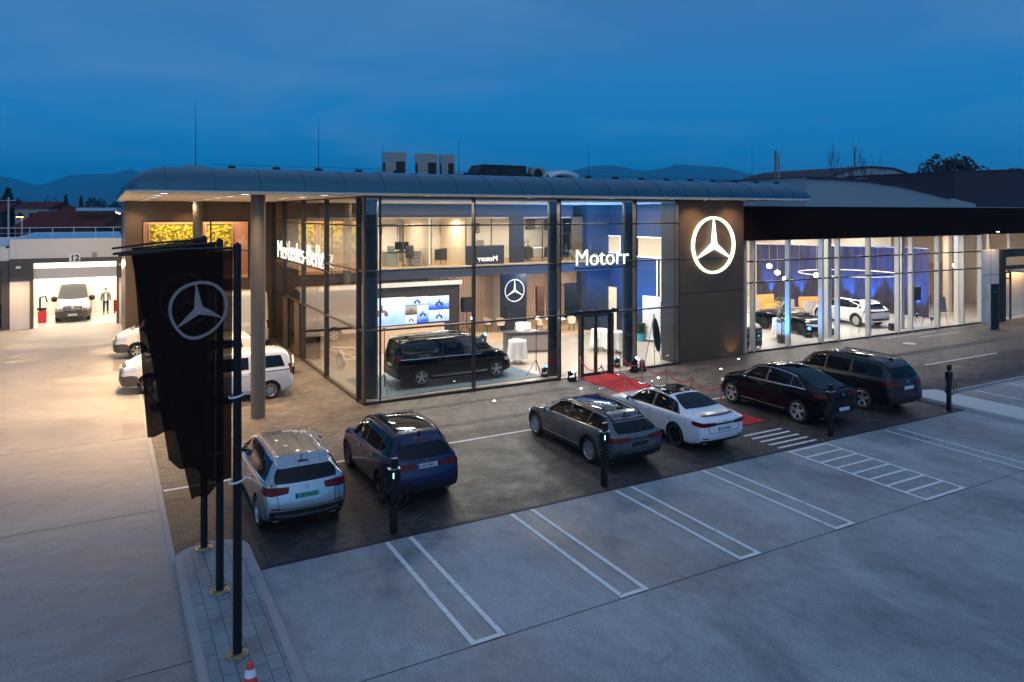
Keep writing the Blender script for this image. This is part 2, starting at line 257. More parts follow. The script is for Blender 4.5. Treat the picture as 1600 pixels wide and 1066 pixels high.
class Body:
    def __init__(s,S):
        s.S=S; s.L=S['L']; s.W=S['W']; s.top=pchip(S['top']); s.belt=pchip(S['belt']); s.wf=pchip(S['w']); s.wr=pchip(S['wr'])
        s.bot=pchip(S.get('bot',[(0,.30),(.08,.22),(.9,.24),(1,.36)])); s.rl=pchip(S['rear']); s.fl=pchip(S.get('front',[(.15,.10),(.4,.0),(.65,.03),(.9,.14),(1.2,.3)]))
        s.build()
    def hw(s,t): return s.W/2*s.wf(t)
    def roofw(s,t): return s.hw(t)*s.wr(t)
    def bl(s,t): return min(s.belt(t),s.top(t)-.03)
    def warp(s,p):
        x,y,z=p; L=s.L
        d=x+L/2; w=max(0,1-d/.8); w=w*w*(3-2*w) if w<1 else 1
        x+=w*(s.rl(z)+s.S.get('rbulge',.13)*(abs(y)/(s.W/2))**2.5)
        d=L/2-x; w=max(0,1-d/.8); w=w*w*(3-2*w) if w<1 else 1
        x-=w*(s.fl(z)+s.S.get('fbulge',.22)*(abs(y)/(s.W/2))**2.2)
        return (x,y,z)
    def section(s,t):
        hw=s.hw(t); zt=s.top(t); zb=s.bot(t); bl=s.bl(t); wr=s.roofw(t); g=zt-bl; h=bl-zb
        k=min(1,g/.45)
        P=[(0,zb),(hw*.7,zb),(hw*.93,zb+.025),(hw*.985,zb+.13*h+.03),(hw,zb+.42*h),(hw*1.0,zb+.66*h),(hw*.985,bl-.09*h-.01),(hw*.955,bl),
           (lerp(hw*.955,wr,.12+.1*k),bl+.14*g),(lerp(hw*.955,wr,.62),bl+.55*g),(wr,zt-.17*g-.0),(wr*.93,zt-.075*g*k-.12*g*(1-k)),(wr*.75,zt-.03*g),(wr*.4,zt-.008*g),(0,zt)]
        P=[(y,z) for y,z in P]
        return catmull(P,3)
    def build(s):
        L=s.L; n=56; ts=[0]+[.004,.012,.022]+[.03+.94*i/n for i in range(n+1)]+[.978,.988,.996,1]
        rings=[]
        for t in ts:
            h=s.section(t); ins=0
            ring=[(L/2-t*L,y,z) for y,z in h]+[(L/2-t*L,-y,z) for y,z in h[-2:0:-1]]
            zc=(s.top(t)+s.bot(t))/2
            e=min(t,1-t)*L; f=1 if e>.08 else 1-.035*(1-e/.08)**2
            rings.append([(x,y*f,zc+(z-zc)*f) for x,y,z in ring])
        m=len(rings[0]); 
        def capr(ring,dx):
            zc=sum(p[2] for p in ring)/m; out=[]
            for k,ddx in ((.93,.012),(.8,.016),(.62,.018),(.42,.018),(.2,.018)):
                out.append([(x+dx*ddx,y*k,zc+(z-zc)*k) for x,y,z in ring])
            return out,(ring[0][0]+dx*.018,0,zc)
        fr,fc=capr(rings[0],1); rr,rc=capr(rings[-1],-1)
        allr=fr[::-1]+rings+rr; b=MB(); vs=[s.warp(p) for r in allr for p in r]+[s.warp(fc),s.warp(rc)]
        k=len(allr); fs=[(i*m+j,i*m+(j+1)%m,(i+1)*m+(j+1)%m,(i+1)*m+j) for i in range(k-1) for j in range(m)]
        fs+=[(k*m,(j+1)%m,j) for j in range(m)]+[(k*m+1,(k-1)*m+j,(k-1)*m+(j+1)%m) for j in range(m)]
        bm=bmesh.new(); vv=[bm.verts.new(p) for p in vs]
        for f in fs: bm.faces.new([vv[i] for i in f])
        bmesh.ops.recalc_face_normals(bm,faces=bm.faces)
        s.me=bpy.data.meshes.new('body'); bm.to_mesh(s.me); s.bvh=BVHTree.FromBMesh(bm); bm.free()
    def hit(s,p,d,off):
        d=Vector(d).normalized(); o=Vector(p)-d*3
        h,nm,i,_=s.bvh.ray_cast(o,d)
        if h is None or (h-Vector(p)).length>(3.4 if d.z<-.8 else 1.3):
            h,nm,i,_=s.bvh.find_nearest(Vector(p))
        if nm.dot(d)>0 and True: nm=-nm if False else nm
        return h+nm*off
    def patch(s,bot,top,d,off,name,m,parent,nu=14,nv=6,bul=0,**tags):
        """loft between two polylines, dropped on the body along d"""
        def samp(P,t):
            n=len(P)-1; a=min(int(t*n),n-1); f=t*n-a; return Vector(P[a]).lerp(Vector(P[a+1]),f)
        rows=[]
        for j in range(nv+1):
            row=[]
            for i in range(nu+1):
                u,v=i/nu,j/nv
                if bul:
                    a,b=u*2-1,v*2-1; u=(a*(1-bul*b*b)+1)/2; v=(b*(1-bul*a*a)+1)/2
                row.append(s.hit(samp(bot,u).lerp(samp(top,u),v),d,off))
            rows.append(row)
        b=MB().grid(rows); n=len(b.v)
        # give the skin a thin edge so it is a real moulding
        edge=[i for i in range(nu+1)]+[(j)*(nu+1)+nu for j in range(1,nv+1)]+[nv*(nu+1)+i for i in range(nu-1,-1,-1)]+[j*(nu+1) for j in range(nv-1,0,-1)]
        dv=Vector(d).normalized()*(abs(off)+.012)
        low=[Vector(b.v[i])+dv for i in edge]; k=len(edge); o=len(b.v); b.v+=[tuple(q) for q in low]
        b.f+=[(edge[i],edge[(i+1)%k],o+(i+1)%k,o+i) for i in range(k)]
        return b.out(name,m,parent,smooth=True,**tags)
    def line(s,pts,d,w,off,name,m,parent,axis=(0,0,1),nu=20):
        a=Vector(axis)*w/2
        return s.patch([Vector(p)-a for p in pts],[Vector(p)+a for p in pts],d,off,name,m,parent,nu=nu,nv=1)
def make_wheel(Rw,wid,spokes,dark,root,loc,side,style=0):
    """side +1: outer face towards +Y"""
    w=T0('wheel',root); w.location=loc; 
    if side<0: w.rotation_euler=(0,0,PI)
    key=(Rw,wid,spokes,dark,style)
    if key not in WC:
        b=MB(); h=wid/2; ri=Rw*.70
        b.lathe([(ri,-h*.9),(Rw*.9,-h),(Rw*.985,-h*.8),(Rw,-h*.4),(Rw,h*.4),(Rw*.985,h*.8),(Rw*.93,h*1.0),(Rw*.80,h*1.04),(ri,h*.92),(ri*.985,h*.5),(ri*.985,-h*.5),(ri,-h*.9)],n=36,axis='Y')
        ty=b.out('tyre','tyre_rubber',None,smooth=True)
        b=MB(); b.lathe([(ri*1.0,h*.94),(ri*.965,h*.98),(ri*.93,h*.88),(ri*.90,h*.2),(ri*.90,-h*.85),(ri,-h*.85),(ri,h*.94)],n=36,axis='Y')
        b.lathe([(.001,h*.72),(Rw*.10,h*.72),(Rw*.13,h*.6),(Rw*.14,h*.1),(.001,h*.1)],n=16,axis='Y')
        for k in range(spokes):
            a=2*PI*k/spokes+PI/2
            for q in ((0,) if style==0 else (-.13,.13)):
                aa=a+q*(1 if style else 0)
                c,sn=math.cos(aa),math.sin(aa); c0,s0=math.cos(a),math.sin(a)
                wi=Rw*(.075 if style==0 and spokes>6 else .11 if style==0 else .035); wo=wi*(.8 if spokes>6 else 1.15)
                r0,r1=Rw*.09,ri*.94
                vs=[]
                for (r,ww,y) in ((r0,wi,h*.66),(r1,wo,h*.90)):
                    cx,cz=(c0 if r==r0 else c)*r,(s0 if r==r0 else sn)*r
                    for sg in (-1,1):
                        for yy in (y,y-h*.28): vs.append((cx-sn*ww*sg,yy,cz+c*ww*sg))
                b.add(vs,[(0,2,6,4),(1,5,7,3),(0,4,5,1),(2,3,7,6),(0,1,3,2),(4,6,7,5)])
        rm=b.out('rim',dark,None,smooth=True)
        b=MB(); b.lathe([(.001,-h*.1),(ri*.9,-h*.1),(ri*.9,-h*.14),(.001,-h*.14)],n=24,axis='Y'); bd=b.out('brake_disc','black_plastic',None)
        WC[key]=(ty,rm,bd)
        for o in (ty,rm,bd): o.parent=w
    else:
        for o in WC[key]:
            c=o.copy(); COL.objects.link(c); c.parent=w
    return w
WC={}
def T0(name,parent):
    o=bpy.data.objects.new(name,None); COL.objects.link(o); o.parent=parent; o.empty_display_size=.1; return o
def make_car(S,name,label,cat,loc,rz,group=None):
    B=Body(S); L,W=S['L'],S['W']; root=T(name,label,cat,loc,rz,group)
    tx=lambda t: L/2-t*L
    Rw=S['R']; ax=[L/2-S['fo'],L/2-S['fo']-S['wb']]; pm=S['paint']
    me=B.me; me.materials.append(pm); me.materials.append(M('matt_black'))
    body=bpy.data.objects.new('body',me); COL.objects.link(body); body.parent=root
    cb=MB()
    for x in ax:
        for sd in (1,-1):
            y0,y1=(W/2-.36,W/2+.2) if sd>0 else (-W/2-.2,-W/2+.36)
            cb.cyl((x,y0,Rw*1.0),(x,y1,Rw*1.0),Rw+.05,n=28)
    cut=cb.out('cut','matt_black',root); cut.data.materials.clear(); cut.data.materials.append(pm); cut.data.materials.append(M('matt_black'))
    for p in cut.data.polygons: p.material_index=1
    md=body.modifiers.new('b','BOOLEAN'); md.operation='DIFFERENCE'; md.object=cut; md.solver='EXACT'
    bpy.context.view_layer.update()
    nm=bpy.data.meshes.new_from_object(body.evaluated_get(bpy.context.evaluated_depsgraph_get()))
    body.modifiers.clear(); body.data=nm; nm.name='body'; bpy.data.objects.remove(cut)
    nm.polygons.foreach_set('use_smooth',[True]*len(nm.polygons))
    try: nm.set_sharp_from_angle(angle=R(40))
    except Exception: pass
    trim=S.get('trim','black_plastic'); vis=(1,-1)
    gl='car_glass'
    # ---- arches, sills
    if S.get('cladding'):
        for x in ax:
            for sd in vis:
                bo=[(x+math.cos(a)*(Rw+.045),sd*W/2,Rw+math.sin(a)*(Rw+.045)) for a in [R(-12)+R(204)*i/16 for i in range(17)]]
                to=[(x+math.cos(a)*(Rw+.105),sd*W/2,Rw+math.sin(a)*(Rw+.105)) for a in [R(-12)+R(204)*i/16 for i in range(17)]]
                B.patch(bo,to,(0,-sd,0),.012,'arch_trim',S['cladding'],root,nu=20,nv=2)
    for sd in vis:
        x0,x1=ax[0]-Rw-.1,ax[1]+Rw+.1
        B.line([(x0,sd*W/2,.31),(x1,sd*W/2,.31)],(0,-sd,0),.13,.010,'sill',S.get('cladding') or 'black_plastic',root)
        if S.get('sillchrome'): B.line([(x0,sd*W/2,.385),(x1,sd*W/2,.385)],(0,-sd,0),.02,.02,'sill_trim','chrome',root)
    # ---- side glazing
    g=S['glaz']; v0,v1=g.get('v0',.08),g.get('v1',.80)
    def wz(t,v): bl=B.bl(t); return bl+v*(B.top(t)-bl)
    for sd in vis:
        d=(0,-sd,-.12)
        def P(t,v,): 
            return (tx(t),sd*lerp(B.hw(t)*.955,B.roofw(t),v),wz(t,v))
        tb0,tb1,tt0,tt1=g['dlo']; e=.012
        n=10
        B.patch([P(lerp(tb0-.012,tb1+.008,i/n),v0-.035) for i in range(n+1)],[P(lerp(tt0-.006,tt1+.004,i/n),v1+.035) for i in range(n+1)],d,.004,'window_surround',S.get('surround','black_plastic'),root,nu=26,nv=6)
        for (a,b,c,dd) in g['win']:
            B.patch([P(lerp(a,b,i/6),v0) for i in range(7)],[P(lerp(c,dd,i/6),v1) for i in range(7)],d,.009,'side_window',gl,root,nu=12,nv=6)
        if S.get('chromeline'):
            B.line([P(lerp(tb0-.01,tb1+.005,i/8),v0-.03) for i in range(9)],d,.022,.014,'window_trim','chrome',root,nu=24)
            B.line([P(lerp(tt0,tt1,i/8),v1+.05) for i in range(9)],d,.018,.014,'window_trim','chrome',root,nu=24)
        # door seams + handles
        for t in S['seams']:
            B.patch([(tx(t)-.006,sd*W/2,.34),(tx(t)-.006,sd*W/2,B.bl(t)-.02)],[(tx(t)+.006,sd*W/2,.34),(tx(t)+.006,sd*W/2,B.bl(t)-.02)],(0,-sd,0),.002,'door_seam','seam',root,nu=12,nv=1)
        for t in S['handles']:
            h=B.hit((tx(t),sd*W/2,B.bl(t)-S.get('hz',.12)),(0,-sd,0),.02)
            MB().obox(h,(.19,.03,.028)).out('door_handle',S.get('handle_mat',pm),root,bevel=.008)
        # crease
        if S.get('crease',1):
            B.line([(tx(t),sd*W/2,B.bl(t)-.19+.03*math.sin(t*3)) for t in (.24,.4,.6,.8)],(0,-sd,0),.012,.006,'body_crease',pm,root)
        # mirror
        t=S.get('mirror_t',g['dlo'][0]+.035); mp=Vector(P(t,v0+.12)); mo=mp+Vector((.0,sd*.14,.02))
        ms=S.get('mirror_s',1)
        w_=T0('wing_mirror',root)
        b=MB(); b.sphere((0,0,0),.1*ms,12,8,.75*(1.6 if ms>1.2 else 1)); 
        for i,v in enumerate(b.v): b.v[i]=(v[0]*.75,v[1]*1.15,v[2])
        o=b.out('mirror_housing',S.get('mirror_mat',pm),w_,smooth=True); o.location=mo
        MB().cyl(mp+Vector((0,-sd*.04,-.03)),mo,.022,.03,8).out('mirror_arm','black_plastic',w_)
        o=MB().obox((-.07*ms,0,0),(.012,.15*ms,.10*ms)).out('mirror_glass','chrome',w_); o.location=mo
    # ---- windscreen & rear glass & roof
    a,b_=S['ws']; wb,wt=S.get('wsw',(.80,.86))
    B.patch([(tx(a)+.10*(1-(i/4-1)**2),B.hw(a)*wb*(1-i/4),3) for i in range(9)],[(tx(b_)+.04*(1-(i/4-1)**2),B.roofw(b_)*wt*(1-i/4),3) for i in range(9)],(0,0,-1),.006,'windscreen',gl,root,nu=16,nv=10)
    if S.get('roofglass'):
        a,b_=S['roofglass']; B.patch([(tx(b_),B.roofw(b_)*S.get('rgw',.80)*(1-i/3),3) for i in range(7)],[(tx(a),B.roofw(a)*S.get('rgw',.80)*(1-i/3),3) for i in range(7)],(0,0,-1),.007,'roof_glass',gl,root,nu=14,nv=10)
    rg=S['rearglass']
    if rg[0]=='back':
        _,z0,z1,w0,w1=rg
        B.patch([(-L/2,w0*(i/4-1),z0+.0*abs(i/4-1)) for i in range(9)],[(-L/2,w1*(i/4-1),z1) for i in range(9)],(1,0,-.05),.008,'rear_window',gl,root,nu=18,nv=10,bul=.07)
    elif rg[0]=='down':
        _,a,b_,wa,wb2=rg
        B.patch([(tx(b_)-.04*(1-(i/4-1)**2),B.hw(b_)*wb2*(i/4-1),3) for i in range(9)],[(tx(a),B.roofw(a)*wa*(i/4-1),3) for i in range(9)],(0,0,-1),.008,'rear_window',gl,root,nu=18,nv=10,bul=.06)
    if S.get('rails'):
        a,b_=S['rails']
        for sd in vis:
            pts=[]
            for i in range(11):
                t=lerp(a,b_,i/10); h=B.hit((tx(t),sd*B.roofw(t)*.93,3),(0,0,-1),0); e=min(1,min(i,10-i)/1.5); pts.append(h+Vector((0,0,.005+.045*e)))
            MB().tube(pts,.017,6).out('roof_rail',S.get('rail_mat','chrome'),root,smooth=True)
    if S.get('ribs'):
        for y in S['ribs']:
            B.line([(tx(t),y,3) for t in (.45,.6,.8,.92)],(0,0,-1),.05,.012,'roof_rib',pm,root,axis=(0,1,0))
    # ---- tail
    tl=S['tail']; zb,zt,yi,xs=tl['z0'],tl['z1'],tl['yi'],tl['xs']
    for sd in vis:
        if tl.get('vert'):
            B.patch([(-L/2,sd*tl['yi'],zb),(-L/2+xs,sd*W/2,zb)],[(-L/2,sd*tl['yi'],zt),(-L/2+xs,sd*W/2,zt)],(1,-sd*.9,0),.014,'tail_lamp','red_lamp',root,nu=8,nv=10,bul=.05)
        else:
            sl=tl.get('slope',.05)
            B.patch([(-L/2,sd*yi,zb+sl),(-L/2+.03,sd*W/2*.86,zb),(-L/2+xs,sd*W/2,zb+sl*1.4)],[(-L/2,sd*yi,zt),(-L/2+.03,sd*W/2*.86,zt+.01),(-L/2+xs,sd*W/2,zt+.02)],(1,-sd*.75,0),.014,'tail_lamp','red_lamp',root,nu=16,nv=5,bul=.03)
    if tl.get('band'): B.line([(-L/2,y,(zb+zt)/2+.01) for y in (-yi,0,yi)],(1,0,0),.05,.012,'tail_strip',tl['band'],root)
    nb=S.get('bumper',(.24,.58)); bw=W/2*.86
    B.patch([(-L/2,bw*(i/5-1)*.96,nb[0]) for i in range(11)],[(-L/2,bw*(i/5-1),nb[1]) for i in range(11)],(1,0,0),.012,'rear_bumper_trim',S.get('cladding') or 'black_plastic',root,nu=20,nv=4)
    if S.get('bumperchrome'): B.line([(-L/2,bw*.85*(i/5-1),S['bumperchrome']+.03*abs(i/5-1)**3) for i in range(11)],(1,0,0),.03,.03,'bumper_trim','chrome',root)
    for sd in vis if S.get('exhaust') else ():
        h=B.hit((-L/2,sd*W*.33,.30),(1,0,0),.0); MB().obox(h+Vector((-.01,0,0)),(.07,.16,.06)).out('exhaust_tip','chrome',root,bevel=.015)
    # hatch seams
    hz=S.get('hatch')
    if hz:
        zb2,zt2,hw2=hz
        for sd in vis: B.patch([(-L/2,sd*hw2*.93-.006,zb2),(-L/2,sd*hw2-.006,zt2)],[(-L/2,sd*hw2*.93+.006,zb2),(-L/2,sd*hw2+.006,zt2)],(1,0,0),.003,'tailgate_seam','seam',root,nu=10,nv=1)
        B.line([(-L/2,-hw2*.93,zb2),(-L/2,0,zb2-.01),(-L/2,hw2*.93,zb2)],(1,0,0),.012,.003,'tailgate_seam','seam',root)
    if S.get('spoiler'):
        z,w,dx=S['spoiler']; h=B.hit((-L/2,0,z),(1,0,0),0) if not S.get('spoiler_t') else B.hit((tx(S['spoiler_t']),0,3),(0,0,-1),0)
        rows=[]
        for i in range(9):
            y=w*(i/4-1); xx=h.x+.08*abs(i/4-1)**2
            rows.append([(xx+.10,y,h.z+.012),(xx-dx,y,h.z+.02),(xx-dx,y,h.z-.006),(xx+.06,y,h.z-.02)])
        MB().grid(rows).out('spoiler',S.get('spoiler_mat',pm),root,smooth=True)
    for sd in vis:
        yy=W*.36; B.line([(-L/2,sd*(yy-.09),nb[1]+.05),(-L/2,sd*(yy+.09),nb[1]+.06)],(1,0,0),.03,.008,'reflector','red_lamp',root,nu=4)
    if L<5.6 and S['glaz'].get('fin',1):
        h=B.hit((tx(.86 if rg[0]=='back' else .62),0,3),(0,0,-1),0)
        MB().prism_dir([(h.x-.10,-.012,h.z-.01),(h.x+.12,-.012,h.z-.01),(h.x-.06,-.012,h.z+.065),(h.x-.10,-.012,h.z+.06)],(0,.024,0)).out('antenna_fin',pm,root)
    if rg[0]=='back':
        a_=B.hit((-L/2,0,rg[1]+.02),(1,0,0),.02); b2=B.hit((-L/2,-rg[3]*.62,rg[1]+.09),(1,0,0),.02); MB().tube([a_,b2],.009,5).out('rear_wiper','matt_black',root)
        B.line([(-L/2,-.16,rg[2]+.055),(-L/2,0,rg[2]+.058),(-L/2,.16,rg[2]+.055)],(1,0,0),.018,.008,'high_brake_lamp','red_lamp',root,nu=4)
    # plate
    pl=S.get('plate')
    if pl:
        z,txt,pmn,yo=pl; h=B.hit((-L/2,yo,z),(1,0,0),.012)
        pr=MB().obox((0,0,0),(.012,.52,.115)).out('licence_plate',pmn,root,bevel=.003); pr.location=h
        if txt:
            MB().obox((-.0065,.235,0),(.004,.045,.105)).out('plate_band','plate_blue',pr)
            text_mesh(txt,.10,.001,'plate_ink','plate_text',pr,(-.009,-.02,0),(R(90),0,R(-90)),sx=.85,bold=.001)
    if S.get('badge'):
        h=B.hit((-L/2,0,S['badge']),(1,0,0),.008); star(.042,.006,.012,'chrome','rear_badge',root,h,(0,0,R(-90)))
    # ---- front
    hl=S['head']; z0,z1,yi,xs=hl
    for sd in vis:
        B.patch([(L/2,sd*yi,z0),(L/2-.05,sd*W/2*.88,z0+.02),(L/2-xs,sd*W/2,z0+.06)],[(L/2,sd*yi,z1-.02),(L/2-.05,sd*W/2*.88,z1+.01),(L/2-xs,sd*W/2,z1+.02)],(-1,-sd*.7,-.1),.012,'headlight','lamp_clear',root,nu=14,nv=5,bul=.05)
    gz0,gz1,gw=S.get('grille',(.45,.75,.42))
    gr=B.patch([(L/2,gw*.9*(i/3-1),gz0) for i in range(7)],[(L/2,gw*(i/3-1),gz1) for i in range(7)],(-1,0,0),.014,'grille','black_plastic',root,nu=12,nv=6,bul=.04)
    for k in range(S.get('slats',2)):
        z=lerp(gz0,gz1,(k+1)/(S.get('slats',2)+1)); B.line([(L/2,gw*.85*(i/3-1),z) for i in range(7)],(-1,0,0),.022,.03,'grille_slat','rim_silver',gr)
    h=B.hit((L/2,0,(gz0+gz1)/2),(-1,0,0),.03); star(S.get('fstar',.09),.012,.02,'chrome','front_badge',gr,h,(0,0,R(90)))
    B.patch([(L/2,W*.36*(i/3-1),.26) for i in range(7)],[(L/2,W*.36*(i/3-1),.40) for i in range(7)],(-1,0,0),.012,'lower_intake','black_plastic',root,nu=12,nv=4)
    if S.get('front_plate',1):
        h=B.hit((L/2,0,.45 if W<1.95 else .5),(-1,0,0),.02); MB().obox(h,(.012,.52,.11)).out('front_plate','plate_white',root,bevel=.003)
    for x in ax:
        for sd in vis: make_wheel(Rw,S.get('tw',.24),S['spokes'],S['rim'],root,(x,sd*(W/2-.135),Rw),sd,S.get('wstyle',0))
    if S.get('extra'): S['extra'](B,root,tx)
    return root
WF=[(0,.80),(.02,.87),(.06,.94),(.14,.99),(.22,1),(.82,1),(.93,.975),(.98,.95),(1,.93)]
def suv(**k):
    H=k.get('H',1.62)
    S=dict(L=4.66,W=1.89,R=.36,fo=.89,wb=2.87,top=[(0,.80),(.015,.90),(.06,.99),(.15,1.06),(.23,1.11),(.262,1.14),(.33,H-.23),(.385,H-.08),(.46,H-.015),(.55,H),(.7,H-.01),(.85,H-.06),(.95,H-.13),(1,H-.19)],
      belt=[(0,.74),(.05,.90),(.15,1.0),(.26,1.06),(.6,1.08),(.85,1.13),(1,1.14)],w=WF,wr=[(0,.72),(.15,.80),(.25,.86),(.31,.80),(.40,.69),(.55,.69),(.85,.67),(1,.64)],
      rear=[(.2,.14),(.4,.03),(.6,.0),(.8,.03),(.95,.07),(1.1,.12),(1.3,.25),(H-.1,.42),(H+.1,.48)],
      glaz=dict(dlo=(.285,.90,.385,.855),win=[(.295,.505,.39,.505),(.525,.735,.525,.735),(.75,.895,.75,.85)]),seams=(.285,.515,.70),handles=(.455,.665),
      ws=(.262,.375),rearglass=('back',1.13,H-.21,.66,.58),tail=dict(z0=.87,z1=1.05,yi=.42,xs=.30),head=(.66,.84,.50,.42),hatch=(.62,1.12,.66),plate=(.82,'','plate_white',0),badge=1.02,spokes=5,rim=M('rim_silver'),exhaust=1)
    S.update(k); return S
def sedan(**k):
    H=1.46
    S=dict(L=4.95,W=1.88,R=.35,fo=.85,wb=2.96,top=[(0,.66),(.015,.74),(.06,.83),(.15,.90),(.24,.955),(.275,.985),(.36,H-.20),(.42,H-.06),(.49,H),(.56,H-.005),(.66,H-.06),(.74,H-.17),(.83,1.12),(.87,1.07),(.95,1.05),(1,.985)],
      belt=[(0,.60),(.05,.74),(.15,.85),(.28,.93),(.6,.96),(.85,1.0),(1,.94)],w=WF,wr=[(0,.72),(.15,.80),(.25,.86),(.33,.78),(.44,.66),(.6,.65),(.72,.66),(.82,.74),(.9,.80),(1,.78)],
      rear=[(.2,.16),(.4,.05),(.6,.0),(.8,.0),(.95,-.02),(1.05,.0),(1.3,.0)],bot=[(0,.26),(.08,.19),(.9,.2),(1,.3)],
      glaz=dict(dlo=(.305,.80,.405,.725),win=[(.32,.535,.41,.535),(.555,.73,.555,.70),(.738,.79,.71,.722)],v0=.10,v1=.82),seams=(.295,.54,.73),handles=(.49,.70),
      ws=(.275,.40),roofglass=(.415,.64),rearglass=('down',.665,.815,.80,.76),tail=dict(z0=.76,z1=.91,yi=.34,xs=.34),head=(.56,.70,.45,.45),hatch=(.62,.98,.62),plate=(.70,'','plate_white',0),badge=.94,spokes=10,rim=M('rim_dark'),bumper=(.2,.42),hz=.11)
    S.update(k); return S
# ------------------------------------------------------------------ camera, world
cam=bpy.data.cameras.new('camera'); co=bpy.data.objects.new('camera',cam); COL.objects.link(co)
co.location=(0,0,7.1); co.rotation_euler=(R(90),0,-math.atan2(.4855,.8743)); cam.lens=25.74; cam.sensor_width=36; cam.shift_y=-.125; cam.clip_end=20000; cam.clip_start=.1
scene.camera=co
w=bpy.data.worlds.new('World'); scene.world=w; w.use_nodes=True; nt=w.node_tree; L_=nt.links.new
bg=nt.nodes['Background']; tc=nd(nt,'ShaderNodeTexCoord'); sep=nd(nt,'ShaderNodeSeparateXYZ'); L_(tc.outputs['Generated'],sep.inputs[0])
cr=nd(nt,'ShaderNodeValToRGB'); L_(sep.outputs['Z'],cr.inputs[0]); e=cr.color_ramp
e.elements[0].position=0; e.elements[0].color=(.010,.275,.65,1)
for p,c in ((.05,(.010,.275,.65,1)),(.13,(.020,.25,.61,1)),(.22,(.042,.22,.53,1)),(.30,(.06,.20,.47,1)),(.5,(.12,.24,.47,1))): q=e.elements.new(p); q.color=c
e.elements[-1].position=1; e.elements[-1].color=(.27,.37,.58,1)
mp=nd(nt,'ShaderNodeMapping'); mp.inputs['Scale'].default_value=(1.1,1.1,4.6); L_(tc.outputs['Generated'],mp.inputs[0])
n=nd(nt,'ShaderNodeTexNoise'); n.inputs['Scale'].default_value=2.2; n.inputs['Detail'].default_value=6; n.inputs['Roughness'].default_value=.5; n.inputs['Distortion'].default_value=.6; L_(mp.outputs[0],n.inputs['Vector'])
mr=nd(nt,'ShaderNodeMapRange'); mr.inputs[1].default_value=.42; mr.inputs[2].default_value=.75; mr.inputs[3].default_value=0; mr.inputs[4].default_value=.62; L_(n.outputs['Fac'],mr.inputs[0])
mx=nd(nt,'ShaderNodeMix',data_type='RGBA'); mx.inputs[7].default_value=(.13,.32,.62,1); L_(mr.outputs[0],mx.inputs[0]); L_(cr.outputs[0],mx.inputs[6])
# sky glow added behind the camera to brighten surfaces that face it
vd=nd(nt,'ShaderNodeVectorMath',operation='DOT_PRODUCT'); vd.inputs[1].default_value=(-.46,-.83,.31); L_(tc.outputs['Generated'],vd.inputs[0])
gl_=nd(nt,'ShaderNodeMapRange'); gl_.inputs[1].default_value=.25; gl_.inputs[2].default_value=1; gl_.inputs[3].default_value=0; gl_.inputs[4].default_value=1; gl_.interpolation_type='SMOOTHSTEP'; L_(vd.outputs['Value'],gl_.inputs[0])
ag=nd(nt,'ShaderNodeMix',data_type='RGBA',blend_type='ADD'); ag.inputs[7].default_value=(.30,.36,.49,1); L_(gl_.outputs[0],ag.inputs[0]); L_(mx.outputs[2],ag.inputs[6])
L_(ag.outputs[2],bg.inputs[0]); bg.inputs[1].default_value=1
scene.view_settings.view_transform='Standard'; scene.view_settings.look='None'; scene.view_settings.exposure=0; scene.view_settings.gamma=1
cy=scene.cycles; cy.use_denoising=True; cy.max_bounces=8; cy.transparent_max_bounces=24; cy.glossy_bounces=4; cy.diffuse_bounces=4; cy.sample_clamp_indirect=6; cy.caustics_reflective=False; cy.caustics_refractive=False
def struct(b,name,m,**k): o=b.out(name,m,None,**k); o['kind']='structure'; return o
# ------------------------------------------------------------------ ground
def sheet(name,x0,y0,x1,y1,z,m): return struct(MB().add([(x0,y0,z),(x1,y0,z),(x1,y1,z),(x0,y1,z)],[(0,1,2,3)]),name,m,fixn=False)
mat('far_field',(.03,.035,.03),.9,noise_amt=.4,noise_scale=.05)
sheet('ground',-6000,-3000,9000,9000,-.05,'far_field')
sheet('parking_ground',1.2,-25,70,15.2,0,'concrete_foreground')
sheet('yard_ground',-60,-25,1.2,60,0,'concrete_left')
sheet('forecourt_paving',1.2,15.2,120,20.6,.004,'paver_shaded')
sheet('lane_paving',1.2,20.6,120,43.2,.005,'paver_lane')
# expansion joints in the concrete
b=MB()
for (x0,y0,x1,y1) in ((2.6,10.80,70,10.80),(-60,26,1.2,26),(-60,19.4,1.2,19.4),(-60,12.6,1.2,12.6)):
    wd=.008
    if x0==x1: b.add([(x0-wd,y0,.003),(x0+wd,y0,.003),(x0+wd,y1,.003),(x0-wd,y1,.003)],[(0,1,2,3)])
    else: b.add([(x0,y0-wd,.003),(x1,y0-wd,.003),(x1,y0+wd,.003),(x0,y0+wd,.003)],[(0,1,2,3)])
struct(b,'expansion_joint','seam',fixn=False)
struct(MB().box(2.55,15.14,-.02,27.1,15.24,.012),'drain_channel','channel_dark')
struct(MB().box(1.14,15.2,-.02,1.26,43,.014),'edging','kerb_grey')
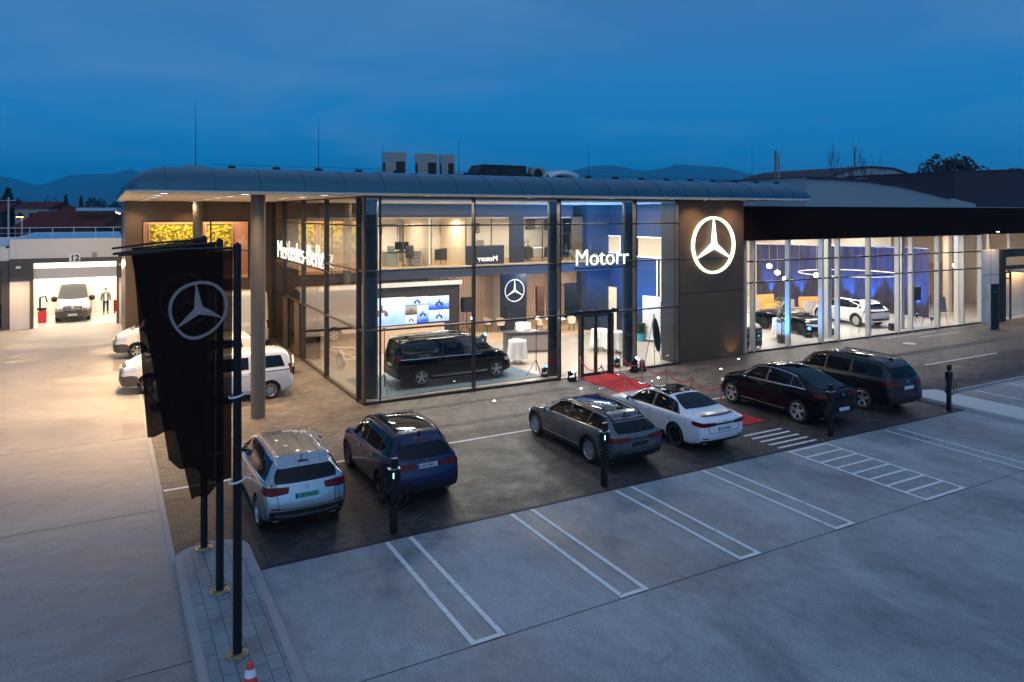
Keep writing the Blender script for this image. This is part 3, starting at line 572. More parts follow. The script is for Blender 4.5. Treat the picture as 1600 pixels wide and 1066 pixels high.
# markings
def mk(rects,name='parking_marking',z=.008):
    b=MB()
    for x0,y0,x1,y1 in rects: b.add([(x0,y0,z),(x1,y0,z),(x1,y1,z),(x0,y1,z)],[(0,1,2,3)])
    struct(b,name,'marking_white',fixn=False)
for a,c in ((5.3,5.84),(8.36,8.92),(11.40,11.92),(14.38,14.95)):
    mk([(a-.05,10.82,a+.05,15.1),(c-.05,10.82,c+.05,15.1),(a+.05,10.82,c-.05,10.92)])
mk([(17.70,10.82,17.80,15.05),(19.33,10.82,19.43,15.05),(17.8,14.95,19.33,15.05),(17.8,10.82,19.33,10.92)]+[(17.8,10.92+k*.504+.44,19.33,10.92+k*.504+.54) for k in range(7)],'crossing_marking')
mk([(22.2,9.8,22.29,15.0),(22.75,10.0,22.84,14.9)])
mk([(17.74,15.36+k*.34,19.45,15.46+k*.34) for k in range(5)],'crossing_marking',.009)
mk([(1.3,20.6,32.4,20.71)],'lane_marking',.010); mk([(33.4,20.45,39.5,20.56)],'lane_marking',.010)
mk([(38.4,26.0,43.5,26.06),(40.6,25.2,44.5,25.25)],'lane_marking',.009)
for x in (30.4,32.9,35.4,37.9): mk([(x-.05,8,x+.05,16.6)],'parking_marking',.012)
sheet('parking_bay_ground',28.7,-25,60,16.85,.006,'concrete_foreground')
struct(MB().box(28.7,16.85,-.02,70,16.97,.06),'kerb','kerb_grey',bevel=.01)
struct(MB().prism([(27.05,-6),(28.7,-6),(28.7,17.2),(27.05,17.75)],-.02,.13),'kerb_island','kerb_light',bevel=.02)
# flagpole island
def stadium(x0,x1,y0,y1,r,n=8):
    cx=(x0+x1)/2; w=(x1-x0)/2
    return [(x0,y0),(x1,y0)]+[(cx+w*math.cos(a),y1+w*.75*math.sin(a)) for a in [PI*i/n for i in range(n+1)]]
struct(MB().prism(stadium(1.2,2.66,-10,16.2,1),-.02,.12),'island_kerb','kerb_grey',bevel=.02)
struct(MB().prism(stadium(1.36,2.5,-10,16.15,1),.0,.126),'island_paving','paver_island')
b=MB(); 
for i in range(3): b.box(1.0,0,0,1.0,0,0)
# manhole + inground lights
m=T('manhole_cover','round pale manhole cover set in the paving before the long glazed hall','manhole',(38.2,24.3,.006))
MB().lathe([(0,.004),(.33,.004),(.36,0)],n=28).out('cover','kerb_light',m); MB().lathe([(.36,.001),(.36,.006),(.42,.006),(.42,.001)],n=28).out('rim','channel_dark',m)
# ------------------------------------------------------------------ showroom building
BX=T('showroom_building','two storey glass fronted dealership with a rounded metal roof and dark cladding','building',(8.35,26.3,0))
def bp(b,name,m,parent=None,**k): return b.out(name,m,parent or BX,world=(parent is None),**k)
# roof : bullnose
def rrect(x0,y0,x1,y1,r,d,n=6):
    x0+=d;y0+=d;x1-=d;y1-=d; r=max(r-d*.6,.15); P=[]
    for cx,cy,a0 in ((x0+r,y0+r,PI),(x1-r,y0+r,1.5*PI),(x1-r,y1-r,0),(x0+r,y1-r,.5*PI)):
        for i in range(n+1): a=a0+i*PI/2/n; P.append((cx+r*math.cos(a),cy+r*math.sin(a)))
    return P
X0,Y0,X1,Y1=.5,24.2,30.6,46.5
rings=[]
for i in range(11):
    a=PI/2*i/10; d=1.55*(1-math.cos(a)); z=7.80+.78*math.sin(a); rings.append([(x,y,z) for x,y in rrect(X0,Y0,X1,Y1,.7,d)])
rings.append([(x,y,8.58) for x,y in rrect(X0,Y0,X1,Y1,.7,1.75)]); rings.append([(x,y,8.50) for x,y in rrect(X0,Y0,X1,Y1,.7,1.78)])
n=len(rings[0]); b=MB(); vs=[p for r in rings for p in r]
b.add(vs,[(i*n+j,i*n+(j+1)%n,(i+1)*n+(j+1)%n,(i+1)*n+j) for i in range(len(rings)-1) for j in range(n)]+[tuple((len(rings)-1)*n+j for j in range(n))])
roof=bp(b,'roof','roof_metal',smooth=True)
b=MB(); x=1.6
while x<30:
    P=[]
    for i in range(11):
        a=PI/2*i/10; P.append((x,Y0+1.55*(1-math.cos(a))-.004,7.80+.78*math.sin(a)+.004))
    b.tube(P,.006,4); x+=1.37
y=26
while y<44:
    b.tube([(X0+1.55*(1-math.cos(PI/20*i)),y,7.804+.78*math.sin(PI/20*i)) for i in range(11)],.006,4); y+=1.37
o=b.out('roof_seam','seam',roof)
b=MB(); P=rrect(X0,Y0,X1,Y1,.7,0); P2=rrect(X0,Y0,X1,Y1,.7,.02)
b.prism(P2,7.73,7.80); bp(b,'soffit','soffit_cream')
# parapet rim lights row / small clamps on the roof rim with rods
# walls / claddings
bp(MB().box(23.55,26.25,0,27.75,26.9,7.72),'cladding_panel','cladding_taupe')
for z in (3.3,4.9): bp(MB().box(23.55,26.243,z-.012,27.75,26.26,z+.012),'panel_joint','seam')
bp(MB().box(23.46,26.45,.03,23.55,27.4,7.6),'return_wall','navy_panel')
# left back wall with the moss window
b=MB().box(.9,42.9,0,1.7,43.2,7.72).box(7.0,42.9,0,8.3,43.2,7.72).box(1.7,42.9,6.67,7.0,43.2,7.72).box(1.7,42.9,0,7.0,43.2,3.5)
bp(b,'canopy_wall','cladding_taupe')
bp(MB().box(.9,43.2,0,1.1,53.4,7.72),'side_wall','cladding_dark')
b=MB().box(1.7,42.86,6.62,7.0,42.9,6.70).box(1.66,42.86,3.5,1.74,42.9,6.7).box(6.96,42.86,3.5,7.04,42.9,6.7).box(4.98,42.86,3.5,5.06,42.9,6.7).box(5.4,42.86,5.0,7.0,42.9,5.05)
wf=bp(b,'window_frame','cladding_dark'); MB().box(1.7,43.0,3.5,7.0,43.02,6.67).out('window_pane','inner_glass',wf)
for o_ in wf.children: pass
bp(MB().box(1.1,46.2,3.4,8.3,46.4,7.6),'inner_wall','pink_wall'); bp(MB().box(1.1,43.2,3.3,8.3,46.4,3.4),'inner_floor','wood_floor'); bp(MB().box(1.1,43.2,7.5,8.3,46.4,7.6),'inner_ceiling','white_wall')
# front facade
FX=[8.35,12.85,16.90,20.97,23.50]; TZ=[.06,2.72,4.94,6.62,7.70]
for x in FX: bp(MB().box(x-.03,26.18,0,x+.03,26.42,7.73),'mullion','mullion_dark')
bp(MB().box(8.95,26.24,0,9.0,26.36,7.73),'mullion','mullion_dark')
for i,z in enumerate(TZ):
    for a,c in zip(FX[:-1],FX[1:]):
        if a==16.90 and i==0: continue
        bp(MB().box(a+.03,26.22,z-.03,c-.03,26.38,z+.03),'transom','mullion_dark')
for a,c in zip(FX[:-1],FX[1:]):
    for z0,z1 in zip(TZ[:-1],TZ[1:]):
        if a==16.90 and z0<.1:
            for q0,q1 in ((16.95,17.95),(19.72,20.92)): bp(MB().box(q0,26.29,.10,q1,26.305,2.67),'glass_pane','facade_glass')
            continue
        bp(MB().box(a+.031,26.29,z0+.031,c-.031,26.305,z1-.031),'glass_pane','facade_glass')
# entrance door
for x in (18.0,19.6): bp(MB().box(x-.06,26.15,0,x+.08,26.40,2.68),'door_post','mullion_dark')
for q0,q1,hx in ((18.08,18.79,18.72),(18.81,19.52,18.88)):
    dr=bp(MB().box(q0,26.27,.02,q0+.07,26.33,2.66).box(q1-.07,26.27,.02,q1,26.33,2.66).box(q0+.07,26.27,.02,q1-.07,26.33,.12).box(q0+.07,26.27,2.58,q1-.07,26.33,2.66),'door','mullion_dark')
    MB().box(q0+.07,26.295,.12,q1-.07,26.305,2.58).out('door_pane','facade_glass',dr); MB().cyl((hx,26.22,.9),(hx,26.22,1.6),.015,n=8).out('handle','chrome',dr)
b=MB(); b.box(17.1,25.75,2.78,19.6,26.17,2.81); 
for k in range(5): b.box(17.1+k*.62,25.75,2.81,17.13+k*.62,26.17,2.92)
b.box(17.1,25.73,2.80,19.6,25.75,2.92); bp(b,'entrance_canopy','anthracite_metal')
# left facade
LY=[26.9,31.5,35.7,40.0,42.9]
for y in LY: bp(MB().box(8.24,y-.03,0,8.46,y+.03,7.73),'mullion','mullion_dark')
LY=[26.34]+LY
for z in TZ:
    for a,c in zip(LY[:-1],LY[1:]): bp(MB().box(8.28,a+.04,z-.03,8.42,c-.03,z+.03),'transom','mullion_dark')
for a,c in zip(LY[:-1],LY[1:]):
    for z0,z1 in zip(TZ[:-1],TZ[1:]): bp(MB().box(8.34,a+.042,z0+.031,8.352,c-.031,z1-.031),'glass_pane','side_glass')
bp(MB().box(8.22,36.2,.1,8.27,37.2,2.66),'side_door_panel','cladding_taupe'); bp(MB().box(8.22,38.9,.1,8.27,39.9,2.66),'side_door_panel','cladding_taupe')
# round columns
for x,y,m_ in ((4.64,26.55,'column_taupe'),(4.3,42.2,'column_taupe')): bp(MB().cyl((x,y,0),(x,y,7.73),.245,n=28),'column',m_,smooth=True)
for x in (8.9,17.1,21.18): bp(MB().cyl((x,27.1,0),(x,27.1,7.6),.24,n=28),'column','column_dark',smooth=True)
# ceiling, floors, core walls
bp(MB().box(8.45,26.45,7.60,27.7,46.2,7.70),'ceiling','white_wall')
bp(MB().box(8.36,26.32,.006,27.05,46.2,.03),'floor','floor_tile')
bp(MB().box(16.6,35.6,.031,26.9,46.1,.036),'timber_floor','wood_floor')
bp(MB().box(9.4,36.0,3.65,26.95,46,4.22),'mezzanine','navy_panel')
bp(MB().box(8.46,36.02,4.221,26.95,46,4.24),'upper_floor','wood_floor')
bp(MB().box(8.46,45.9,0,27,46.2,7.6),'back_wall','cream_wall')
bp(MB().box(9.4,36.9,6.88,17.9,37.1,7.6).box(17.9,36.9,6.88,24.7,37.1,7.6),'office_bulkhead','dark_wall')
# offices on the upper floor
b=MB().box(8.46,41.2,4.24,26.0,41.4,6.88); bp(b,'office_wall','white_wall'); bp(MB().box(8.46,37.1,6.80,25.4,41.2,6.87),'office_ceiling','white_wall')
for x in (15.45,17.9): bp(MB().box(x-.06,37,4.24,x+.06,41.2,6.8),'office_partition','cream_wall')
bp(MB().box(20.4,36.9,4.24,21.25,37.1,6.88),'office_pier','navy_panel'); bp(MB().box(24.7,36.9,4.24,25.4,37.1,6.88),'office_pier','cladding_taupe')
bp(MB().box(25.4,36.4,0.03,27,37.1,7.6),'core_wall','purple_wall')
for x in (12.0,13.9,15.5,17.6,19.2,21.3,22.6,24.0): bp(MB().box(x-.025,36.98,4.24,x+.025,37.03,6.8),'office_mullion','mullion_dark')
for a,c in ((9.5,12),(12,13.9),(13.9,15.3),(15.5,17.6),(17.6,19.2),(19.2,20.4),(21.3,22.6),(22.6,24),(24,24.7)): bp(MB().box(a+.03,37.0,4.26,c-.03,37.01,6.78),'office_glazing','inner_glass')
# door leafs in offices
for x,y in ((19.75,41.15),(14.6,41.15)): bp(MB().box(x-.45,y-.05,4.25,x+.45,y,6.35),'office_door','white_wall')
bp(MB().box(20.3,41.1,4.6,20.8,41.15,5.4),'office_cabinet','picture_mid')
bp(MB().box(9.5,36.03,4.26,26.3,36.045,5.25),'balustrade_glass','inner_glass'); 
# ground floor back : timber slat wall and dark feature panel
b=MB(); x=16.7
while x<21.0: b.box(x,40.35,.03,x+.085,40.45,3.62); x+=.13
x=23.0
while x<26.3:
    if not (24.05<x<24.95): b.box(x,40.35,.03,x+.085,40.45,3.62)
    else: b.box(x,40.35,2.4,x+.085,40.45,3.62)
    x+=.13
bp(b,'slat_wall','wood_light'); bp(MB().box(16.7,40.46,.03,24.1,40.6,3.62).box(24.95,40.46,.03,25.0,40.6,3.62).box(24.1,40.46,2.4,24.95,40.6,3.62),'slat_backing','cream_wall')
bp(MB().box(24.0,44.0,.03,26.0,44.1,3.6),'kitchen_wall','cream_wall')
bp(MB().box(20.75,38.6,.03,22.45,38.85,3.64),'feature_panel','navy_panel')
bp(MB().box(25.0,39.9,2.55,27.0,40.1,3.6).box(25.0,39.9,.03,25.2,40.1,2.55),'boutique_wall','wood_light')
bp(MB().box(25.2,41.9,.03,27,42,3.6),'boutique_back','brown_wall')
# dark side wall with openings into the hall (x=27)
b=MB().box(27,26.9,0,27.2,30.9,7.6).box(27,30.9,5.75,27.2,38.1,7.6).box(27,33.8,0.03,27.2,35.2,5.75).box(27,38.1,0,27.2,46,7.6).box(27,30.9,0,27.2,33.8,2.2).box(27,31.9,2.2,27.2,33.8,4.55).box(27,35.2,2.6,27.2,38.1,4.65).box(27,35.2,0,27.2,35.6,2.6).box(27,37.1,0,27.2,38.1,2.6)
bp(b,'partition_wall','purple_wall')
b=MB()
for (y0,y1,z0,z1) in ((30.9,33.8,4.55,5.75),(35.2,38.1,4.65,5.75),(30.9,31.9,2.2,4.55)):
    b.box(26.96,y0,z0,27.0,y0+.07,z1).box(26.96,y1-.07,z0,27.0,y1,z1).box(26.96,y0+.07,z0,27.0,y1-.07,z0+.07).box(26.96,y0+.07,z1-.07,27.0,y1-.07,z1)
bp(b,'inner_window_frame','white_wall')
# ------------------------------------------------------------------ low hall
HB=T('exhibition_hall','long single storey glazed hall with a deep black fascia joined to the showroom','building',(27.8,26.6,0))
def hp(b,name,m,**k): return b.out(name,m,HB,world=True,**k)
hp(MB().box(27.76,26.3,5.74,75,27.0,7.44),'fascia','fascia_black'); hp(MB().box(27.76,26.27,7.44,75,27.05,7.48),'coping','frame_steel'); hp(MB().box(27.76,27.05,7.2,75,46,7.3),'roof','roof_flat')
hp(MB().box(27.2,26.62,.006,60,46,.03),'floor','floor_white'); hp(MB().box(27.2,45.9,0,75,46.1,7.2),'back_wall','cream_wall'); hp(MB().box(27.76,27.05,6.75,75,45.9,6.85),'ceiling','white_wall')
hp(MB().box(27.76,26.9,.03,28.05,27.4,5.7),'end_pier','cream_wall'); hp(MB().box(60,27.6,0,60.2,45.9,6.75),'side_wall','cream_wall'); hp(MB().box(49.5,33,.03,49.7,45.9,6.7).box(52.5,30.5,.03,52.9,30.9,6.7),'partition','cream_wall'); hp(MB().box(54,34,.03,59.9,34.2,3.2),'timber_screen','wood_light')
HM=[28.2,28.8,31.4,34.0,35.34,38.0,40.7,42.0,44.64,47.31,49.3]
for x in HM: hp(MB().box(x-.06,26.5,.05,x+.06,26.78,5.74),'mullion','mullion_light')
HZ=[.05,3.56,4.64,5.72]
for z in HZ:
    for a,c in zip(HM[:-1],HM[1:]): hp(MB().box(a+.06,26.54,z-.035,c-.06,26.66,z+.035),'transom','mullion_dark')
for a,c in zip(HM[:-1],HM[1:]):
    for z0,z1 in zip(HZ[:-1],HZ[1:]): hp(MB().box(a+.061,26.59,z0+.036,c-.061,26.60,z1-.036),'glass_pane','hall_glass')
for x in (35.85,42.6,48.6): hp(MB().box(x-.15,27.5,.03,x+.15,27.8,6.74),'column','mullion_light')
x=30
while x<60: hp(MB().box(x-.09,27.1,6.2,x+.09,45.8,6.5),'roof_beam','galvanised'); x+=3.0
for y in (31,35,39,43): hp(MB().box(27.3,y-.05,6.5,60,y+.05,6.7),'purlin','galvanised')
# entrance block at the far right
hp(MB().box(49.36,26.5,0,51.3,26.8,4.70),'panel_wall','garage_panel')
for z in (1.6,3.1): hp(MB().box(49.36,26.492,z-.01,51.3,26.51,z+.01),'panel_joint','seam')
hp(MB().box(50.3,26.492,0,50.32,26.51,4.7),'panel_joint','seam')
hp(MB().box(51.3,26.3,0,51.75,26.8,4.7).box(51.75,26.3,4.2,58,26.8,4.7).box(57.6,26.3,0,58,26.8,4.2),'portal','cladding_dark')
hp(MB().box(51.75,26.5,3.35,57.6,26.7,3.6),'portal_beam','cladding_dark'); hp(MB().box(51.75,26.55,3.6,57.6,26.57,4.2),'portal_glass','hall_glass')
hp(MB().box(52.2,25.3,3.22,57.6,26.5,3.34),'door_canopy','frame_steel')
dr=hp(MB().box(51.8,26.6,0,51.9,26.7,3.2).box(52.9,26.6,0,53.0,26.7,3.2).box(51.9,26.6,3.1,52.9,26.7,3.2).box(51.9,26.6,2.7,52.9,26.7,2.78),'door','cladding_dark'); MB().box(51.9,26.64,0.05,52.9,26.65,3.1).out('door_pane','hall_glass',dr)
hp(MB().box(53.0,27.3,0,60,27.5,3.3),'lobby_wall','cream_wall'); 
hp(MB().box(49.4,27.0,4.75,75,27.02,5.72),'upper_glazing','hall_glass'); 
for x in (51,53.5,56,58.5): hp(MB().box(x-.06,26.95,4.72,x+.06,27.1,5.74),'mullion','mullion_light')
hp(MB().box(58,26.4,0,75,26.8,5.74),'end_wall','cladding_dark')
# ------------------------------------------------------------------ garage
GB=T('workshop_building','beige panelled workshop with an open lit bay and railings on its flat roof','building',(-2,53.5,0))
def gp(b,name,m,**k): return b.out(name,m,GB,world=True,**k)
gp(MB().box(-5.07,53.5,4.3,1.05,54,5.5),'upper_cladding','garage_panel')
gp(MB().box(-5.07,53.45,4.02,1.05,53.9,4.3).box(-5.07,53.45,2.96,-3.87,53.9,4.02).box(.62,53.45,2.96,1.05,53.9,4.02),'dark_band','garage_frame')
gp(MB().box(-5.07,53.5,0,-4.05,53.9,2.96),'pier','garage_panel'); gp(MB().box(.75,53.5,0,1.05,53.9,2.96),'pier','garage_panel'); gp(MB().box(-4.05,53.45,0,-3.87,53.9,2.96).box(.62,53.45,0,.75,53.9,2.96),'door_jamb','cladding_taupe')
gp(MB().box(-3.87,53.6,3.03,.62,53.68,3.68),'sectional_door','garage_panel')
gp(MB().box(-4.5,60.9,0,1.2,61.1,4.3).box(-4.6,53.9,0,-4.5,61,4.3).box(1.1,53.9,0,1.2,61,4.3),'bay_wall','garage_white'); gp(MB().box(-4.5,53.9,4.2,1.1,60.9,4.3),'bay_ceiling','garage_white'); gp(MB().box(-4.5,53.5,.001,1.1,60.9,.02),'bay_floor','floor_white')
gp(MB().box(-5.3,53.7,5.34,1.05,75,5.44),'roof','roof_blue')
gp(MB().box(-4.6,53.47,4.3,-4.57,53.5,5.5),'downpipe','white_wall')
# left wing
gp(MB().box(-30,53.6,4.2,-5.07,54,4.95).box(-30,53.7,4.95,-5.3,75,5.05),'wing_fascia','garage_panel'); gp(MB().box(-30,53.55,3.7,-5.07,53.9,4.2).box(-5.5,53.6,0,-5.07,53.9,3.7),'wing_band','garage_frame'); gp(MB().box(-30,58,0,-5.07,58.2,4.2),'wing_back_wall','brown_wall')
rl=T('roof_railing','thin metal railing along the edge of the workshop roof','railing',(-2,54.2,5.5))
for x in (-11.0,-9.4,-7.8,-6.3,-4.1,-2.9,-1.75,-.55,.45): MB().cyl((x+2,0,0),(x+2,0,.68),.022,n=6).out('post','rail_metal',rl)
MB().cyl((-9.5,0,.68),(2.9,0,.68),.022,n=6).out('handrail','rail_metal',rl); MB().cyl((-9.5,0,.35),(2.9,0,.35),.010,n=6).out('midrail','rail_metal',rl)
# ------------------------------------------------------------------ cars outside
RS,RD=M('rim_silver'),M('rim_dark')
P_sil=paint('paint_silver',(.36,.42,.46),.85,.27); P_blue=paint('paint_blue',(.003,.009,.06),.25,.22); P_grey=paint('paint_grey',(.11,.13,.14),.55,.26)
P_white=paint('paint_white',(.72,.74,.78),.05,.3); P_black=mat('paint_black',(.005,.004,.004),.06,0,spec=.22); P_brown=paint('paint_brown',(.016,.010,.012),.3,.32); P_vanw=paint('paint_van_white',(.68,.66,.62),0,.35)
CG='cars parked nose in before the showroom'
make_car(suv(paint=P_sil,H=1.64,rails=(.40,.90),ribs=(-.42,-.14,.14,.42),chromeline=1,plate=(.86,'DK·922CB','plate_green',0),bumperchrome=.46,handle_mat='chrome',tail=dict(z0=.90,z1=1.06,yi=.46,xs=.34,slope=.03),rearglass=('back',1.13,1.42,.72,.62),spokes=5),
  'parked_car','silver estate SUV with roof rails and green licence plate, leftmost of the parked row','car',(3.92,18.70,.006),R(90),CG)
make_car(suv(paint=P_blue,L=4.63,W=1.84,H=1.69,wb=2.80,R=.355,rails=(.36,.93),rail_mat='anthracite_metal',roofglass=(.47,.80),chromeline=0,handle_mat='chrome',cladding='black_plastic',plate=(.99,'AA·794DL','plate_white',0),badge=1.09,tail=dict(z0=.90,z1=1.04,yi=.36,xs=.30,slope=.04),rearglass=('back',1.15,1.47,.70,.64),spokes=5,rim=RD,hatch=(.66,1.13,.72)),
  'parked_car','dark blue boxy SUV with white licence plate AA 794DL, second car from the left','car',(6.82,18.75,.006),R(90),CG)
Hw=1.47
wag=sedan(paint=P_grey,W=1.90,R=.36,cladding='black_plastic',top=[(0,.68),(.015,.76),(.06,.85),(.15,.92),(.24,.975),(.27,1.0),(.355,Hw-.20),(.41,Hw-.06),(.48,Hw),(.6,Hw-.005),(.8,Hw-.05),(.93,Hw-.12),(1,Hw-.17)],
  belt=[(0,.62),(.05,.76),(.15,.87),(.28,.95),(.6,.98),(.85,1.02),(1,1.0)],wr=[(0,.72),(.15,.80),(.25,.86),(.33,.78),(.44,.66),(.6,.65),(.85,.62),(1,.58)],
  rear=[(.2,.16),(.4,.05),(.6,.0),(.8,.0),(.95,.04),(1.02,.10),(1.2,.32),(1.36,.52),(1.5,.55)],glaz=dict(dlo=(.30,.90,.395,.85),win=[(.315,.52,.40,.52),(.54,.72,.54,.72),(.735,.885,.735,.84)],v0=.10,v1=.80),
  rearglass=('back',1.02,1.27,.70,.60),roofglass=(.42,.80),rails=(.38,.90),rail_mat='black_plastic',seams=(.285,.53,.72),handles=(.475,.68),tail=dict(z0=.80,z1=.92,yi=.30,xs=.34,slope=.02,band='anthracite_metal'),hatch=(.60,1.0,.68),plate=(.73,'','anthracite_metal',0),badge=.95,spokes=10,rim=RS,wstyle=0,chromeline=1,bumper=(.22,.50),sillchrome=1,handle_mat='chrome',spoiler=(1.30,.55,.05),mirror_mat='black_plastic')
make_car(wag,'parked_car','grey metallic estate car with black roof rails, left of the white saloon','car',(12.93,18.47,.006),R(90),CG)
def star_on_roof(B,root,tx):
    h=B.hit((tx(.49),-.05,3),(0,0,-1),.012); star(.26,.035,.012,'emblem_silver','roof_emblem',root,h,(R(-90),0,R(40)))
make_car(sedan(rgw=.95,paint=P_white,W=1.89,spokes=5,wstyle=1,rim=RD,plate=(.72,'ZU·024BD','plate_white',0),tail=dict(z0=.80,z1=.92,yi=.36,xs=.36,slope=.03,band='black_plastic'),spoiler=(1.0,.60,.03),spoiler_t=.955,spoiler_mat='black_plastic',exhaust=1,bumper=(.20,.40),mirror_mat='black_plastic'),
  'parked_car','white saloon with black glass roof parked between the grey estate and the red carpet','car',(16.08,18.42,.006),R(90),CG)
Hc=1.70
cp=suv(paint=P_black,L=4.95,W=2.0,R=.39,H=Hc,wb=3.0,fo=.90,top=[(0,.84),(.015,.94),(.06,1.03),(.15,1.10),(.23,1.15),(.262,1.18),(.33,Hc-.24),(.385,Hc-.09),(.46,Hc-.015),(.53,Hc),(.64,Hc-.05),(.76,Hc-.19),(.88,Hc-.42),(.94,1.22),(.98,1.20),(1,1.14)],
  belt=[(0,.78),(.05,.94),(.15,1.04),(.26,1.10),(.6,1.13),(.85,1.17),(1,1.10)],wr=[(0,.72),(.15,.80),(.25,.86),(.31,.80),(.40,.69),(.55,.67),(.8,.66),(.92,.74),(1,.76)],rear=[(.2,.16),(.4,.04),(.6,.0),(.85,.03),(1.05,.04),(1.2,.02),(1.7,.0)],
  glaz=dict(dlo=(.285,.84,.385,.74),win=[(.295,.50,.39,.50),(.515,.715,.515,.70),(.725,.825,.715,.735)],v0=.08,v1=.80),rearglass=('down',.70,.91,.80,.72),tail=dict(z0=.98,z1=1.10,yi=.30,xs=.38,slope=.03),hatch=(.60,1.15,.66),plate=(.60,'','plate_white',0),badge=1.06,
  chromeline=1,sillchrome=1,bumperchrome=.44,handle_mat=P_black,handles=(.45,.665),spokes=5,rim=RS,spoiler=(1.2,.6,.02),spoiler_t=.955)
make_car(cp,'parked_car','glossy black sloping-roof SUV with chrome window line, right of the red carpet','car',(21.42,18.38,.006),R(90),CG)
make_car(suv(paint=P_brown,L=5.2,W=2.03,H=1.83,R=.40,wb=3.13,fo=.90,top=[(0,.92),(.015,1.02),(.06,1.10),(.13,1.16),(.20,1.20),(.235,1.23),(.30,1.55),(.35,1.73),(.42,1.81),(.5,1.83),(.7,1.82),(.88,1.77),(.96,1.71),(1,1.66)],
  belt=[(0,.85),(.05,1.0),(.15,1.12),(.26,1.17),(.6,1.19),(.85,1.22),(1,1.23)],rails=(.38,.92),rail_mat='anthracite_metal',glaz=dict(dlo=(.26,.93,.36,.90),win=[(.27,.46,.37,.46),(.475,.665,.475,.665),(.68,.92,.68,.89)],v0=.08,v1=.78),seams=(.255,.465,.665),handles=(.42,.62),ws=(.235,.345),
  rearglass=('back',1.24,1.62,.74,.68),tail=dict(z0=.98,z1=1.14,yi=.45,xs=.34,slope=.02),plate=(.92,'','plate_white',0),badge=1.12,cladding=None,spokes=5,rim=RS,roofglass=(.45,.75),rear=[(.2,.14),(.4,.03),(.6,.0),(.8,.03),(1.0,.05),(1.2,.12),(1.5,.26),(1.75,.38),(1.9,.40)]),
  'parked_car','very dark brown large SUV with roof rails, rightmost of the parked row','car',(24.87,18.42,.006),R(90),CG)
# compact white people carrier by the column
mpv=suv(paint=P_white,L=4.95,W=1.86,H=1.83,R=.34,wb=3.1,fo=.95,top=[(0,.90),(.015,1.0),(.06,1.08),(.12,1.14),(.17,1.19),(.20,1.24),(.28,1.62),(.34,1.77),(.42,1.82),(.5,1.83),(.8,1.82),(.95,1.79),(1,1.74)],
  belt=[(0,.85),(.05,.98),(.15,1.08),(.26,1.12),(.6,1.13),(1,1.15)],wr=[(0,.75),(.15,.85),(.3,.84),(.5,.80),(1,.80)],rear=[(.2,.12),(.4,.0),(.6,.0),(.9,.04),(1.2,.07),(1.5,.12),(1.8,.24)],rbulge=.07,
  glaz=dict(dlo=(.22,.95,.30,.92),win=[(.23,.42,.31,.42),(.44,.66,.44,.66),(.70,.93,.70,.90)],v0=.08,v1=.72),seams=(.22,.43,.68),handles=(.38,.47),ws=(.20,.31),rearglass=('back',1.16,1.62,.70,.66),tail=dict(z0=.92,z1=1.28,yi=.80,xs=.08,vert=1),hatch=(.5,1.16,.74),plate=(.75,'','plate_white',0),badge=None,spokes=10,rim=RS,surround=P_white,exhaust=0,
  extra=lambda B,root,tx:[B.line([(tx(.66),sd*.93,1.06),(tx(.97),sd*.93,1.08)],(0,-sd,0),.022,.008,'door_rail','seam',root) for sd in (1,-1)])
make_car(mpv,'parked_car','white compact people carrier parked under the canopy beside the big taupe column','car',(3.93,29.80,.006),R(180))
